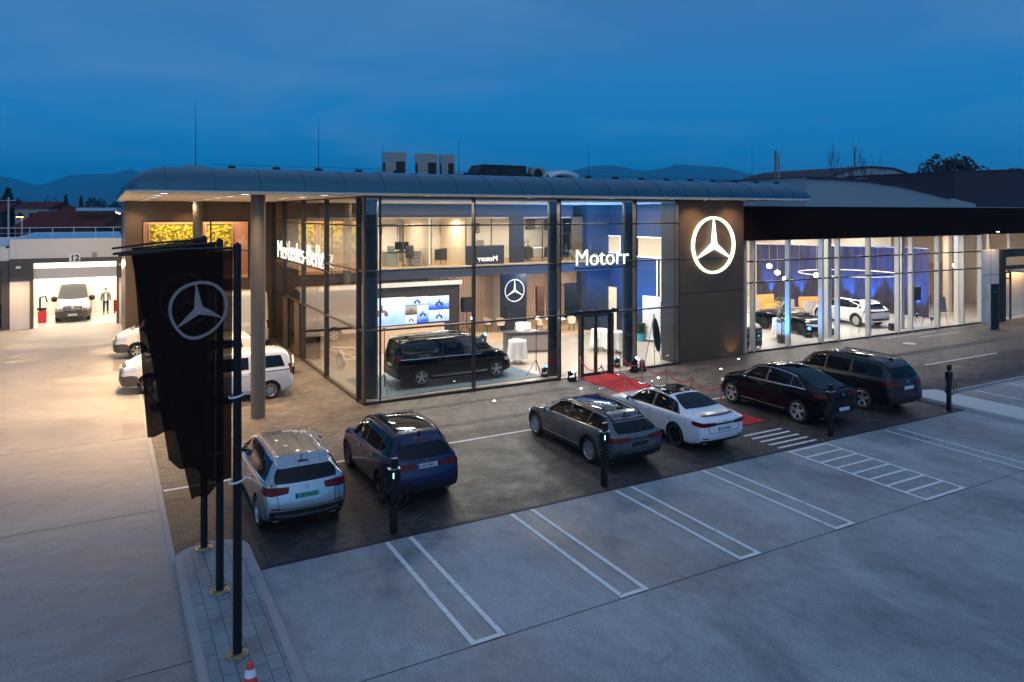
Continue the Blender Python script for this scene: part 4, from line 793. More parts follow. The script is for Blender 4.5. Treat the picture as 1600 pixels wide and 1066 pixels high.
# large panel vans
mat('bumper_grey',(.07,.06,.05),.5)
def vanspec(L,H,wb,**k):
    S=dict(L=L,W=2.0,R=.36,fo=1.0,wb=wb,paint=P_vanw,tw=.24,fbulge=.16,rbulge=.02,
      top=[(0,1.05),(.30/L,1.17),(.7/L,1.30),(.95/L,1.42),(1.05/L,1.52),(1.75/L,H-.32),(2.05/L,H-.14),(2.6/L,H-.03),(3.2/L,H),(.97,H),(1,H-.04)],
      belt=[(0,.98),(.3/L,1.10),(.9/L,1.28),(1.3/L,1.34),(1,1.36)],w=[(0,.84),(.2/L,.92),(.6/L,.985),(1/L,1),(.97,1),(1,.985)],wr=[(0,.78),(.9/L,.86),(1.8/L,.80),(2.8/L,.86),(1,.87)],
      rear=[(.2,.06),(.4,0),(1,0),(H,.06)],bot=[(0,.30),(.1,.26),(1,.34)],front=[(.2,.10),(.45,.0),(.8,.02),(1.05,.10),(1.3,.16)],
      glaz=dict(dlo=(1.12/L,2.35/L,1.70/L,2.35/L),win=[(1.16/L,2.32/L,1.72/L,2.32/L)],v0=.03,v1=.50),seams=(1.05/L,2.5/L,3.9/L),handles=(2.2/L,2.7/L),ws=(1.03/L,1.95/L),wsw=(.86,.88),rearglass=('none',),
      tail=dict(z0=1.0,z1=1.45,yi=.93,xs=.06,vert=1),head=(.86,1.06,.56,.50),grille=(.70,1.06,.54),slats=3,fstar=.15,plate=None,spokes=6,rim=RS,bumper=(.34,.5),crease=0,mirror_s=1.6,mirror_mat='black_plastic',exhaust=0,cladding='black_plastic',
      extra=lambda B,root,tx:[B.patch([(L/2,.98*B.W/2*(i/4-1),.36) for i in range(9)],[(L/2,.98*B.W/2*(i/4-1),.72) for i in range(9)],(-1,0,0),.02,'front_bumper','bumper_grey',root,nu=20,nv=4)]+[B.patch([(L/2-.02,sd,.36),(L/2-.30,sd,.34),(L/2-.57,sd,.34)],[(L/2-.02,sd,.72),(L/2-.30,sd,.76),(L/2-.52,sd,.74)],(-.35,-sd,0),.018,'bumper_corner','bumper_grey',root,nu=10,nv=5) for sd in (1,-1)]+[B.line([(tx(2.0/L),sd,.70),(tx(.97),sd,.70)],(0,-sd,0),.12,.012,'rubbing_strip','black_plastic',root) for sd in (1,-1)]+[B.line([(L/2-.85+.02*i,y+.12*i-.1,3) for i in range(3)],(0,0,-1),.05,.008,'hood_vent','black_plastic',root,axis=(1,0,0)) for y in (-.5,.5)])
    S.update(k); return S
V1=make_car(vanspec(7.2,3.0,4.33),'delivery_van','white high-roof panel van nose out beside the wall, farther of the two behind the flags','van',(3.95,41.0,.006),R(180))
make_car(vanspec(4.9,2.0,3.1,glaz=dict(dlo=(.235,.92,.35,.90),win=[(.24,.46,.35,.46),(.48,.68,.48,.68),(.70,.91,.70,.89)],v0=.06,v1=.72),top=[(0,1.02),(.06,1.14),(.14,1.24),(.19,1.34),(.21,1.40),(.33,1.82),(.39,1.93),(.5,1.99),(.6,2.0),(.97,1.98),(1,1.95)],ws=(.205,.36)),
   'delivery_van','low white van nose out beside the people carrier, nearer of the two behind the flags','van',(2.95,33.0,.006),R(180))
make_car(vanspec(5.9,2.55,3.7,paint=paint('paint_bronze',(.30,.24,.16),.4,.3),front_plate=1),'delivery_van','bronze panel van facing out of the bright workshop bay under number 12','van',(-1.86,58.15,.021),R(-90))
# showroom vehicles
vc=suv(paint=P_black,L=5.37,W=1.93,H=1.91,R=.36,wb=3.43,fo=.90,top=[(0,.92),(.015,1.0),(.05,1.08),(.10,1.14),(.15,1.19),(.18,1.25),(.27,1.66),(.33,1.83),(.40,1.89),(.5,1.91),(.8,1.90),(.95,1.87),(1,1.82)],
  belt=[(0,.85),(.05,1.0),(.15,1.11),(.26,1.15),(.6,1.17),(1,1.19)],wr=[(0,.75),(.15,.85),(.3,.84),(.5,.80),(1,.80)],rear=[(.2,.12),(.4,.0),(.6,.0),(.9,.03),(1.2,.06),(1.5,.12),(1.9,.22)],rbulge=.06,
  glaz=dict(dlo=(.20,.96,.28,.94),win=[(.21,.37,.29,.37),(.385,.62,.385,.62),(.64,.95,.64,.935)],v0=.06,v1=.76),seams=(.20,.375,.625),handles=(.34,.42),ws=(.18,.30),rearglass=('back',1.22,1.7,.74,.70),tail=dict(z0=.95,z1=1.35,yi=.86,xs=.06,vert=1),hatch=(.5,1.2,.78),plate=(.85,'','plate_white',0),badge=None,rails=(.36,.94),rail_mat='chrome',chromeline=0,sillchrome=1,spokes=5,rim=RS,exhaust=0,
  extra=lambda B,root,tx:[B.line([(tx(.30),sd,1.11),(tx(.6),sd,1.13),(tx(.97),sd,1.14)],(0,-sd,0),.022,.012,'window_trim','chrome',root) for sd in (1,-1)])
make_car(vc,'display_van','glossy black passenger van with roof rails on a dark tile mat inside the glass','van',(12.88,28.70,.05),0)
cv=sedan(paint=P_black,L=4.7,W=1.92,R=.36,wb=2.7,fo=.92,top=[(0,.62),(.015,.70),(.06,.80),(.15,.90),(.28,.98),(.36,1.02),(.40,1.06),(.45,1.05),(.6,1.04),(.72,1.05),(.85,1.03),(.95,.97),(1,.90)],belt=[(0,.58),(.05,.72),(.15,.84),(.3,.93),(.6,.97),(.85,.98),(1,.88)],wr=[(0,.72),(.2,.8),(.5,.80),(1,.78)],
  glaz=dict(dlo=(.40,.46,.41,.45),win=[(.41,.45,.415,.44)],v0=.1,v1=.7),rearglass=('none',),roofglass=None,seams=(.38,.62),handles=(.56,),ws=(.37,.41),grille=(.34,.62,.42),spokes=10,rim=RD,mirror_t=.42,
  extra=lambda B,root,tx:[MB().grid([[(tx(.36)-.0-.42*v,.68*u*(1-.12*v),1.0+.33*v+.02*(1-u*u)) for u in [-1+.25*i for i in range(9)]] for v in (0,.25,.5,.75,1)]).out('screen_glass','inner_glass',root,smooth=True),MB().tube([(tx(.36)-.42*v,s_*.68*(1-.12*v),1.0+.33*v) for s_,v in ((-1,0),(-1,.5),(-1,1),(0,1.02),(1,1),(1,.5),(1,0))],.022,6).out('screen_frame','black_plastic',root)]+
    [MB().obox((tx(.55)+.1,y,.98),(.5,.46,.16),0).obox((tx(.60),y,1.16),(.14,.46,.42),0,0,R(-12)).out('seat','grey_fabric',root,bevel=.04) for y in (-.38,.38)])
make_car(cv,'display_car','black open-top sports car in the long hall, nose towards the windows','car',(36.05,30.35,.032),R(-90))
ev=suv(paint=P_white,L=4.88,W=1.94,H=1.66,R=.38,wb=3.03,fo=.86,glaz=dict(dlo=(.25,.87,.36,.80),win=[(.26,.48,.37,.48),(.50,.70,.50,.70),(.715,.86,.715,.79)],v0=.08,v1=.82),ws=(.235,.36),chromeline=1,roofglass=(.44,.75),cladding='black_plastic',rear=[(.2,.14),(.4,.03),(.6,.0),(.8,.0),(.98,-.02),(1.1,.08),(1.3,.34),(1.6,.58)],
  rearglass=('back',1.14,1.45,.70,.60),tail=dict(z0=.93,z1=1.03,yi=.25,xs=.32,slope=.02,band='red_lamp'),plate=None,spokes=16,bumperchrome=.42)
make_car(ev,'display_car','white electric SUV with many-spoked wheels and red tail strip before the blue curtain','car',(41.95,30.75,.032),R(90-8))
# trailer under the canopy
tr=T('car_trailer','galvanised single axle trailer chassis standing close to the left glass wall','trailer',(6.55,33.7,.006),R(80))
b=MB(); b.obox((0,.7,.55),(.08,.08,.08)); 
for y in (-.55,.55): b.box(-2.0,y-.04,.48,1.3,y+.04,.58)
for x in (-2,-1,0,1.25): b.box(x,-.55,.46,x+.06,.55,.5)
b.tube([(1.3,-.55,.53),(1.95,0,.5),(1.3,.55,.53)],.035,6); b.cyl((1.9,0,.5),(2.15,0,.5),.04,n=8); b.out('chassis','galvanised',tr)
MB().cyl((-.4,-.75,.33),(-.4,.75,.33),.04,n=8).out('axle','galvanised',tr)
for sd in (1,-1):
    w_=make_wheel(.33,.18,8,RS,tr,(-.4,sd*.78,.33),sd)
    MB().tube([(-.4+.42*math.cos(a),sd*.80,.36+.40*math.sin(a)) for a in [PI*i/8 for i in range(9)]],.05,6).out('mudguard','galvanised',tr)
MB().obox((-2.0,.5,.5),(.05,.25,.1)).out('tail_lamp','red_lamp',tr); MB().cyl((1.95,0,0),(1.95,0,.6),.03,n=8).out('jockey_stand','galvanised',tr)
# ------------------------------------------------------------------ flags
def cloth_pt(c,u,v):
    TL,TR,BL,BR=[Vector(q) for q in c['q']]
    p=TL.lerp(TR,u).lerp(BL.lerp(BR,u),v); nrm=Vector((-.35,-.93,0))
    amp=c['amp']*(.25+.75*v)*(u**.7); f=c['ph']
    d=amp*(math.sin(u*13+f+v*2.2)+.45*math.sin(u*29+f*2+v*1.1))+.06*math.sin(v*3.5+f)*(1-u)
    p=p+nrm*d; p.z-=.03*math.sin(u*PI)*(1-v); p.z+=.05*v*math.sin(u*9+f); return p
fm=bpy.data.materials.new('flag_cloth'); fm.use_nodes=True; nt=fm.node_tree; pb=nt.nodes['Principled BSDF']; pb.inputs['Base Color'].default_value=(.013,.006,.005,1); pb.inputs['Roughness'].default_value=.9; pb.inputs['Specular IOR Level'].default_value=.08
tr_=nd(nt,'ShaderNodeBsdfTransparent'); mxs=nd(nt,'ShaderNodeMixShader'); ns=nd(nt,'ShaderNodeTexNoise'); ns.inputs['Scale'].default_value=2; mr=nd(nt,'ShaderNodeMapRange'); mr.inputs[3].default_value=.93; mr.inputs[4].default_value=.995
nt.links.new(ns.outputs['Fac'],mr.inputs[0]); nt.links.new(mr.outputs[0],mxs.inputs[0]); nt.links.new(tr_.outputs[0],mxs.inputs[1]); nt.links.new(pb.outputs[0],mxs.inputs[2]); nt.links.new(mxs.outputs[0],nt.nodes['Material Output'].inputs[0]); MATS['flag_cloth']=fm
FL=[dict(pole=(1.82,12.2),arm=(.18,12.83,6.45),q=((.40,12.75,6.42),(1.76,12.22,6.52),(1.18,12.6,2.49),(1.74,12.28,2.93)),amp=.05,ph=1.0,lb='nearest black flag, its large pale star and ring fully visible'),
    dict(pole=(1.84,14.4),arm=(.12,15.03,6.36),q=((.41,14.93,6.37),(1.78,14.42,6.58),(1.0,14.66,2.59),(1.73,14.25,2.26)),amp=.05,ph=2.6,lb='middle black flag, mostly hidden, its hem below the farther one'),
    dict(pole=(1.79,16.4),arm=(.12,17.09,6.37),q=((.46,16.95,6.38),(1.73,16.42,6.6),(.77,16.73,2.56),(1.70,16.4,2.6)),amp=.04,ph=4.1,lb='farthest black flag, showing as a thin see-through strip at the left edge')]
em=M('emblem_flag').node_tree; tl_=nd(em,'ShaderNodeBsdfTranslucent'); tl_.inputs[0].default_value=(.9,.85,.95,1); m2=nd(em,'ShaderNodeMixShader'); m2.inputs[0].default_value=.75; em.links.new(em.nodes['Principled BSDF'].outputs[0],m2.inputs[1]); em.links.new(tl_.outputs[0],m2.inputs[2]); em.links.new(m2.outputs[0],em.nodes['Material Output'].inputs[0])
for i,c in enumerate(FL):
    x,y=c['pole']; dd=('nearest','middle','farthest')[i]
    p=T('flagpole',f'{dd} of the three black flagpoles on the paved island','flagpole',(x,y,.126),0,'flagpoles on the paved island')
    MB().cyl((0,0,.05),(0,0,6.48),.072,.06,16).out('pole','post_black',p,smooth=True); MB().sphere((0,0,6.48),.035,10,6).out('finial','post_black',p,smooth=True)
    bp_=MB(); bp_.lathe([(.001,.05),(.13,.05),(.13,.03),(.17,.03),(.17,0)],n=20)
    bo=bp_.out('base_plate','brass_bracket',p)
    for k in range(4): a=PI/4+k*PI/2; MB().cyl((.14*math.cos(a),.14*math.sin(a),.03),(.14*math.cos(a),.14*math.sin(a),.085),.018,n=6).out('bolt','brass_bracket',bo)
    ax_,ay,az=c['arm']; MB().tube([(0,0,6.42),((ax_-x)*.5,(ay-y)*.5,(az+6.57)/2-.126+.02),(ax_-x,ay-y,az-.126)],.022,8).out('arm','post_black',p,smooth=True)
    zr=(2.88,2.6,2.6)[i]; n=20
    for zz in ((zr-.12,4.1) if i==0 else (zr,)):
        MB().tube([(.10*math.cos(2*PI*k/n)*1.15-.01,.10*math.sin(2*PI*k/n)*1.15,zz+.025*math.cos(2*PI*k/n)) for k in range(n+1)],.016,6).out('ring','ring_white',p,smooth=True)
    NU,NV=44,50
    rows=[[cloth_pt(c,u/NU,v/NV)-Vector((x,y,.126)) for u in range(NU+1)] for v in range(NV+1)]
    f=T('flag',c['lb'],'flag',(x,y,.126),0,'black flags hanging from the poles')
    b=MB().grid(rows); o=b.out('cloth','flag_cloth',f,smooth=True,fixn=False)
    cu,cvv=(.60,.235); rad=.46
    wdt=(Vector(c['q'][1])-Vector(c['q'][0])).length; ht=3.8
    def onf(a,bz,off=.012):
        u=cu+a/ (wdt*.90); v=cvv-bz/ht; q=cloth_pt(c,max(0,min(1,u)),v); return q+Vector((-.35,-.93,0))*off-Vector((x,y,.126))
    b=MB(); n=72; rw=rad*.11
    b.grid([[onf(r*math.cos(2*PI*k/n),r*math.sin(2*PI*k/n)) for k in range(n+1)] for r in (rad-rw,rad-rw/2,rad)])
    for k in range(3):
        a=PI/2+k*2*PI/3; w0=rad*.15
        b.grid([[onf(t*rad*.93*math.cos(a)-sg*math.sin(a)*w0*(1-t*.93),t*rad*.93*math.sin(a)+sg*math.cos(a)*w0*(1-t*.93)) for sg in (-1,-.5,0,.5,1)] for t in [j/14 for j in range(15)]])
    b.out('emblem','emblem_flag',f,smooth=True,fixn=False)
cn=T('traffic_cone','red and white striped traffic cone tilted against the nearest flagpole base','cone',(1.84,11.15,.126)); MB().lathe([(.001,.44),(.035,.44),(.06,.36)],n=16).out('tip','cone_red',cn,smooth=True); MB().lathe([(.06,.36),(.085,.25)],n=16).out('band','cone_white',cn,smooth=True); MB().lathe([(.085,.25),(.13,.03)],n=16).out('cone_body','cone_red',cn,smooth=True); MB().obox((0,0,.015),(.32,.32,.03)).out('base','cone_red',cn)
# ------------------------------------------------------------------ charging posts
CL=['charging post before the dark blue car, its small light lit','charging post standing at the tail of the grey estate','charging post between the two black cars, hard against the black one','charging post with coiled cables at the end of the kerb island']
for i,(x,y) in enumerate(((5.60,15.50),(11.33,15.47),(20.16,15.44),(26.5,15.38))):
    c=T('charging_post',CL[i],'charging post',(x,y,.006),0,'charging posts along the paving edge')
    MB().box(-.075,-.055,0,.075,.055,1.12).out('column','post_black',c,bevel=.008)
    MB().box(-.13,-.075,1.12,.13,.075,1.40).out('head','post_black',c,bevel=.015)
    MB().box(-.06,-.05,1.43,.10,.05,1.64).out('display','post_black',c,bevel=.01); MB().box(-.12,-.08,1.405,.14,.08,1.425).out('shelf','frame_steel',c)
    if i in (0,1): MB().box(-.045,-.082,1.22,-.02,-.0755,1.34).out('status_light','charger_led',c)
    for s_,r_,z_ in ((-.12,.24,.86),(-.10,.20,.80),(.05,.25,.84)):
        MB().tube([(s_+r_*math.cos(a),-.09+.05*math.sin(a*2),z_+r_*1.05*math.sin(a)) for a in [2*PI*k/22 for k in range(23)]],.011,6).out('cable','matt_black',c,smooth=True)
    MB().tube([(-.13,0,1.25),(-.2,-.05,1.2),(-.17,-.08,1.05)],.022,6).out('plug','matt_black',c)
# ------------------------------------------------------------------ carpet, stanchions
tag(MB().prism([(17.72,17.6),(19.66,17.6),(19.70,26.1),(17.76,26.1)],.010,.022).out('red_carpet','carpet_red'),'long red carpet running from the glass doors between the roped posts','carpet')
LS=[(17.64,25.78),(17.52,24.1),(17.41,22.4),(17.33,20.75)]; RSx=[(19.79,25.85),(19.56,24.04),(19.44,22.43),(19.32,20.84),(19.36,19.37)]
WL=['beside the left glass door','second from the doors','third from the doors','hidden low behind the white saloon']; WR=['beside the right glass door','second from the doors','third from the doors','fourth from the doors','last, by the black car wheel']
for row,WW,sdn in ((LS,WL,'left'),(RSx,WR,'right')):
    for i,(x,y) in enumerate(row):
        s=T('stanchion',f'chrome rope post of the {sdn} row, {WW[i]}','rope post',(x,y,.022),0,'rope posts along the carpet')
        MB().lathe([(.001,.025),(.05,.025),(.15,.012),(.16,0)],n=22).out('base','chrome',s,smooth=True); MB().cyl((0,0,.02),(0,0,.93),.024,n=12).out('post','chrome',s,smooth=True)
        MB().lathe([(.001,.99),(.03,.985),(.038,.95),(.03,.92),(.03,.90),(.024,.88)],n=12).out('cap','chrome',s,smooth=True)
    for i,((x0,y0),(x1,y1)) in enumerate(zip(row[:-1],row[1:])):
        r=T('barrier_rope',f'sagging red rope of the {sdn} row, '+('from the post at the door','between its second and third posts','between its third and fourth posts','ending at the black car wheel')[i],'rope',(x0,y0,.022),0,'red ropes between the posts')
        MB().tube([((x1-x0)*t,(y1-y0)*t,.88-.36*4*t*(1-t)*.9) for t in [k/14 for k in range(15)]],.018,8).out('rope','rope_red',r,smooth=True)
        MB().cyl((0,0,.90),((x1-x0)*.03,(y1-y0)*.03,.86),.024,n=8).cyl((x1-x0,y1-y0,.90),((x1-x0)*.97,(y1-y0)*.97,.86),.024,n=8).out('hook','chrome',r)
# moving head lights
def moving_head(x,y,z,rz,lb,tilt,lamp='lamp_cool',s=1,grp='stage lights by the entrance'):
    m=T('stage_light',lb,'stage light',(x,y,z),rz,grp)
    MB().box(-.16*s,-.13*s,0,.16*s,.13*s,.11*s).out('base','matt_black',m,bevel=.01); 
    y_=MB()
    for q in (-1,1): y_.box(q*.15*s-.02*s,-.05*s,.11*s,q*.15*s+.02*s,.05*s,.42*s)
    y_.box(-.15*s,-.05*s,.11*s,.15*s,.05*s,.14*s); y_.out('yoke','matt_black',m)
    d=Vector((0,-math.cos(tilt),math.sin(tilt))); c=Vector((0,0,.36*s))
    MB().cyl(c-d*.15*s,c+d*.17*s,.10*s,.085*s,16).out('head','matt_black',m,smooth=True); MB().cyl(c+d*.17*s,c+d*.175*s,.075*s,n=16).out('lens',lamp,m)
    return m
moving_head(17.22,25.80,.008,R(-10),'black stage light shining white on the ground left of the doors',R(35)); moving_head(20.66,25.95,.008,R(30),'black stage light shining white on the ground right of the doors',R(50),s=1.25)
mh=T('stage_light','dark unlit stage light standing behind the lit one right of the doors','stage light',(21.15,25.95,.008),R(60)); MB().box(-.16,-.13,0,.16,.13,.1).out('base','matt_black',mh,bevel=.01); MB().cyl((0,0,.15),(0,.05,.45),.13,.11,16).out('head','matt_black',mh,smooth=True)
# inground lights
for i,x in enumerate((4.75,8.82,12.83,16.78,20.8,24.45)):
    g=T('ground_light','small round in-ground lamp, '+('beyond the silver car roof','beyond the dark blue car','before the display van window','before the left stage light','between red carpet and cladding','by the nose of the black car')[i],'ground light',(x,24.48,.006),0,'in-ground lamps along the front')
    MB().lathe([(.085,.0),(.085,.010),(.055,.014),(.055,.0)],n=18).out('rim','chrome',g); MB().lathe([(.001,.012),(.055,.012)],n=14).out('lens','lamp_warm',g)
# ------------------------------------------------------------------ signs
def sign_text(name,lb,txt,loc,rot,size,sx,bold,sm='sign_lime'):
    s=T(name,lb,'sign',loc,0); s.rotation_euler=rot
    text_mesh(txt,size,.012,'sign_glow','letter_faces',s,(0,0,.05),(0,0,0),sx=sx,bold=bold)
    text_mesh(txt,size,.018,sm,'letter_sides',s,(0,0,.019),(0,0,0),sx=sx,bold=bold)
    return s
s=sign_text('illuminated_sign','glowing white letters reading Motorr on the front glass above the entrance','Motorr',(18.98,26.08,5.14),(R(90),0,0),1.02,.95,-.012)
MB().box(-1.45,-.46,-.02,1.9,-.40,.0).out('mounting_rail','mullion_dark',s)
s=sign_text('illuminated_sign','glowing white letters reading Mercedes-Benz on the left glass wall','Mercedes-Benz',(8.18,36.0,5.12),(R(90),0,R(-90)),1.40,1.10,-.03,'sign_soft')
MB().box(-5.4,-.52,-.04,5.4,-.46,.0).out('mounting_rail','mullion_dark',s)
# emblem on cladding
s=T('illuminated_star','large glowing three-pointed star in a ring on the taupe cladding','sign',(25.65,26.24,5.55))
star(1.38,.115,.12,'sign_glow','emblem',s,(0,-.06,0),(0,0,0),ridge=1.0)
b=MB(); b.lathe([(1.26,0),(1.26,-.06),(1.39,-.06),(1.39,0),(1.26,0)],n=48,axis='Y'); b.out('emblem_side','sign_lime',s)
s=T('wall_star','pale glowing three-pointed star in a ring on the navy panel inside','sign',(21.6,38.58,2.42)); star(.68,.05,.05,'sign_glow' if 0 else 'emblem_silver','emblem',s)
mat('emblem_lit',(.85,.87,.9),.3,emit=(.85,.9,1),es=.7); s.children[0].data.materials[0]=M('emblem_lit')  # star's brightness comes from emission in its own material
s=T('bay_number_sign','white square sign reading 12 above the open workshop bay','sign',(-1.68,53.42,4.27)); MB().box(-.30,-.03,-.29,.30,.03,.29).out('board','shirt_white',s,bevel=.01); text_mesh('12',.50,.004,'plate_ink','number',s,(0,-.036,0),bold=.018)
tag(MB().box(-.75,53.43,4.3,-.47,53.50,4.62).out('wall_vent','picture_mid'),'small grey louvred box on the wall right of the number 12 sign','vent')
s=T('pylon_sign','tall black pylon sign standing at the end of the long glass wall','sign',(47.42,24.85,.006)); MB().box(-.45,-.12,0,.45,.12,2.75).out('pylon','matt_black',s,bevel=.01); MB().box(-.50,-.125,0,-.45,.125,2.78).out('side_trim','frame_steel',s); text_mesh('motorr',.13,.003,'frame_steel','pylon_lettering',s,(.0,-.126,2.3))
s=T('reversed_lettering','mirrored sign reflection built as white reversed letters on a navy board on the upper floor','sign',(18.3,36.3,4.85)); MB().box(-1.0,0,-.6,1.35,.05,.45).out('board','navy_panel',s)
text_mesh('Motorr',.42,.004,'sign_glow','lettering',s,(.3,-.02,-.30),sx=-1)  # reflection of the lettering, modelled as solid mirrored letters on an added board
# ------------------------------------------------------------------ video wall
k=T('video_wall','wide wall of glowing screens showing blue and white quad bike pictures behind the black van','video wall',(13.0,35.5,.036))
MB().box(-4.0,0,0,3.5,.4,3.5).out('kiosk','cladding_dark',k); MB().box(-4.0,-.12,3.28,3.6,0,3.5).out('light_beam','mullion_light',k); MB().box(-3.9,-.06,.0,2.6,0,1.3).out('base_board','wood_light',k)
def scr(nm,c1,c2,seed,es=1.6):
    m=bpy.data.materials.new(nm); m.use_nodes=True; nt=m.node_tree; p=nt.nodes['Principled BSDF']; tc=nd(nt,'ShaderNodeTexCoord'); sp=nd(nt,'ShaderNodeSeparateXYZ'); nt.links.new(tc.outputs['Generated'],sp.inputs[0])
    n=nd(nt,'ShaderNodeTexNoise'); n.inputs['Scale'].default_value=2.5; n.noise_dimensions='4D'; n.inputs['W'].default_value=seed*3.7
    nt.links.new(tc.outputs['Object'],n.inputs['Vector']); a=nd(nt,'ShaderNodeMath',operation='MULTIPLY_ADD'); a.inputs[1].default_value=.6; nt.links.new(n.outputs['Fac'],a.inputs[0]); nt.links.new(sp.outputs['Z'],a.inputs[2])
    r=nd(nt,'ShaderNodeMapRange'); r.inputs[1].default_value=.45; r.inputs[2].default_value=1.05; nt.links.new(a.outputs[0],r.inputs[0]); mx=nd(nt,'ShaderNodeMix',data_type='RGBA'); mx.inputs[6].default_value=(*c1,1); mx.inputs[7].default_value=(*c2,1); nt.links.new(r.outputs[0],mx.inputs[0])
    nt.links.new(mx.outputs[2],p.inputs['Emission Color']); p.inputs['Emission Strength'].default_value=es; p.inputs['Base Color'].default_value=(0,0,0,1); MATS[nm]=m
scr('screen_pale',(.35,.5,.95),(.85,.97,1),1,1.9); scr('screen_blue',(.01,.10,.6),(.75,.9,1),2,1.9); scr('screen_brown',(.25,.13,.07),(.8,.75,.65),3,.9); scr('screen_white',(.45,.6,.9),(.95,1,1),4,1.9)
mat('screen_ink',(.01,.02,.06),.4,emit=(.02,.06,.2),es=.5); mat('screen_ink_red',(.1,.06,.06),.4,emit=(.25,.14,.16),es=.6)
def bike(s,x,z,w,m='screen_ink'):
    b=MB(); y=-.075
    for q in (-.33,.33):
        b.cyl((x+q*w,y,z-.16*w),(x+q*w,y-.012,z-.16*w),.17*w,n=14)
    b.prism_dir([(x-.38*w,y,z+.0),(x+.40*w,y,z-.02),(x+.30*w,y,z+.16*w),(x+.1*w,y,z+.14*w),(x+.04*w,y,z+.34*w),(x-.08*w,y,z+.36*w),(x-.10*w,y,z+.14*w),(x-.32*w,y,z+.20*w)],(0,-.012,0))
    b.obox((x+.08*w,y-.006,z+.36*w),(.26*w,.012,.04*w)); b.cyl((x-.02*w,y,z+.48*w),(x-.02*w,y-.012,z+.48*w),.08*w,n=10); b.out('picture',m,s)
sx0=-1.45
for (x0,x1,z0,z1,m,bw,bm_) in ((-1.45,.42,1.40,2.80,'screen_pale',.9,'screen_ink_red'),(.44,1.70,2.36,2.77,'screen_white',.5,'screen_ink'),(.44,1.05,1.88,2.33,'screen_brown',.4,'screen_ink_red'),(.44,1.05,1.40,1.85,'screen_white',.4,'screen_ink_red'),(1.08,1.70,1.42,2.33,'screen_blue',.5,'screen_ink'),(1.73,2.87,2.05,2.75,'screen_blue',.6,'screen_ink'),(1.73,2.87,1.43,2.02,'screen_pale',.55,'screen_ink')):
    s_=MB().box(x0,-.075,z0-.036,x1,-.02,z1-.036).out('screen',m,k); bike(s_,(x0+x1)/2-(.3 if bw>.8 else 0),(z0+z1)/2-.06,bw*.72,bm_)
# floor mat
tag(MB().prism([(9.0,26.75),(16.45,27.0),(16.3,30.6),(8.9,30.6)],.031,.05).out('display_mat','mat_tile'),'dark blue-grey tile mat under the black display van','mat')
b=MB()
# ------------------------------------------------------------------ furniture builders
def cocktail_table(x,y,lb,z=.036,h=1.08,r=.42,grp='cocktail tables under white cloths'):
    t=T('cocktail_table',lb,'table',(x,y,z),rnd.random()*6,grp); n=72; rows=[]
    for zz,rr,am in ((h,.001,0),(h,r*.6,0),(h,r*.97,0),(h-.02,r,.0),(h*.85,r*1.0,.015),(h*.55,r*1.04,.035),(h*.22,r*1.12,.055)):
        rows.append([((rr+am*math.sin(k*2*PI/n*9+1.3*math.sin(k*.17)))*math.cos(2*PI*k/n),(rr+am*math.sin(k*2*PI/n*9+1.3*math.sin(k*.17)))*math.sin(2*PI*k/n),zz) for k in range(n+1)])
    MB().grid(rows).out('tablecloth','cloth_white',t,smooth=True); MB().cyl((0,0,.12),(0,0,h-.03),.03,n=8).out('pedestal','post_black',t)
    b=MB(); 
    for k in range(4): a=k*PI/2; b.tube([(0,0,.22),(.3*math.cos(a),.3*math.sin(a),.02)],.015,6)
    b.out('foot','post_black',t); return t
cocktail_table(16.95,30.0,'white-clothed cocktail table nearest the glass, beside the black van nose'); cocktail_table(19.9,34.6,'white-clothed cocktail table behind the dark counter')
cocktail_table(22.25,30.8,'white-clothed cocktail table seen through the left door leaf'); cocktail_table(22.5,29.9,'white-clothed cocktail table seen through the right door leaf',)
cocktail_table(33.1,28.6,'white-clothed cocktail table behind the potted fig in the long hall',.032,1.15); cocktail_table(28.75,28.9,'white-clothed cocktail table at the left end of the long hall',.032); cocktail_table(31.0,33.6,'farther white-clothed cocktail table at the left end of the long hall',.032)
c=T('reception_counter','dark grey reception counter between two white-clothed tables','counter',(18.9,32.3,.036),R(-14)); MB().box(-1.25,-.35,0,1.2,.35,.98).out('body','counter_front',c,bevel=.01); MB().box(-1.3,-.42,.98,1.25,.42,1.04).out('top','counter_dark',c,bevel=.01); MB().box(-.95,-.36,.1,1.1,-.352,.86).out('front_panel','picture_mid',c)
for q in (-.4,.3): MB().obox((q,0,1.055),(.35,.22,.02),.2).out('brochure','shirt_white',c)
def shell_chair(x,y,rz,lb,m='beige_shell',z=.036,grp='shell chairs by the timber wall',h=1.0):
    c=T('shell_chair',lb,'chair',(x,y,z),rz,grp); rows=[]
    for i in range(9):
        a=PI*(-.12+1.24*i/8); rows.append([(.27*math.cos(a)*f,.25*math.sin(a)*f,zz*h) for f,zz in ((.15,.44),(.8,.45),(1,.58),(1.06,.70+.14*max(0,math.sin(a))))])
    MB().grid(rows).out('shell','%s'%m,c,smooth=True); MB().cyl((0,0,.42*h),(0,0,.46*h),.24,n=18).out('seat','%s'%m,c)
    for k in range(4): a=PI/4+k*PI/2; MB().tube([(.1*math.cos(a),.1*math.sin(a),.42*h),(.24*math.cos(a),.24*math.sin(a),0)],.014,6).out('leg','post_black',c)
    return c
shell_chair(19.9,38.9,.4,'beige shell chair left of the navy star panel, the left one'); shell_chair(20.5,38.3,-.3,'beige shell chair touching the navy star panel on its left side',)
shell_chair(22.6,37.3,.9,'beige shell chair just right of the navy star panel'); shell_chair(24.6,36.9,-.5,'beige shell chair beyond the white meeting table')
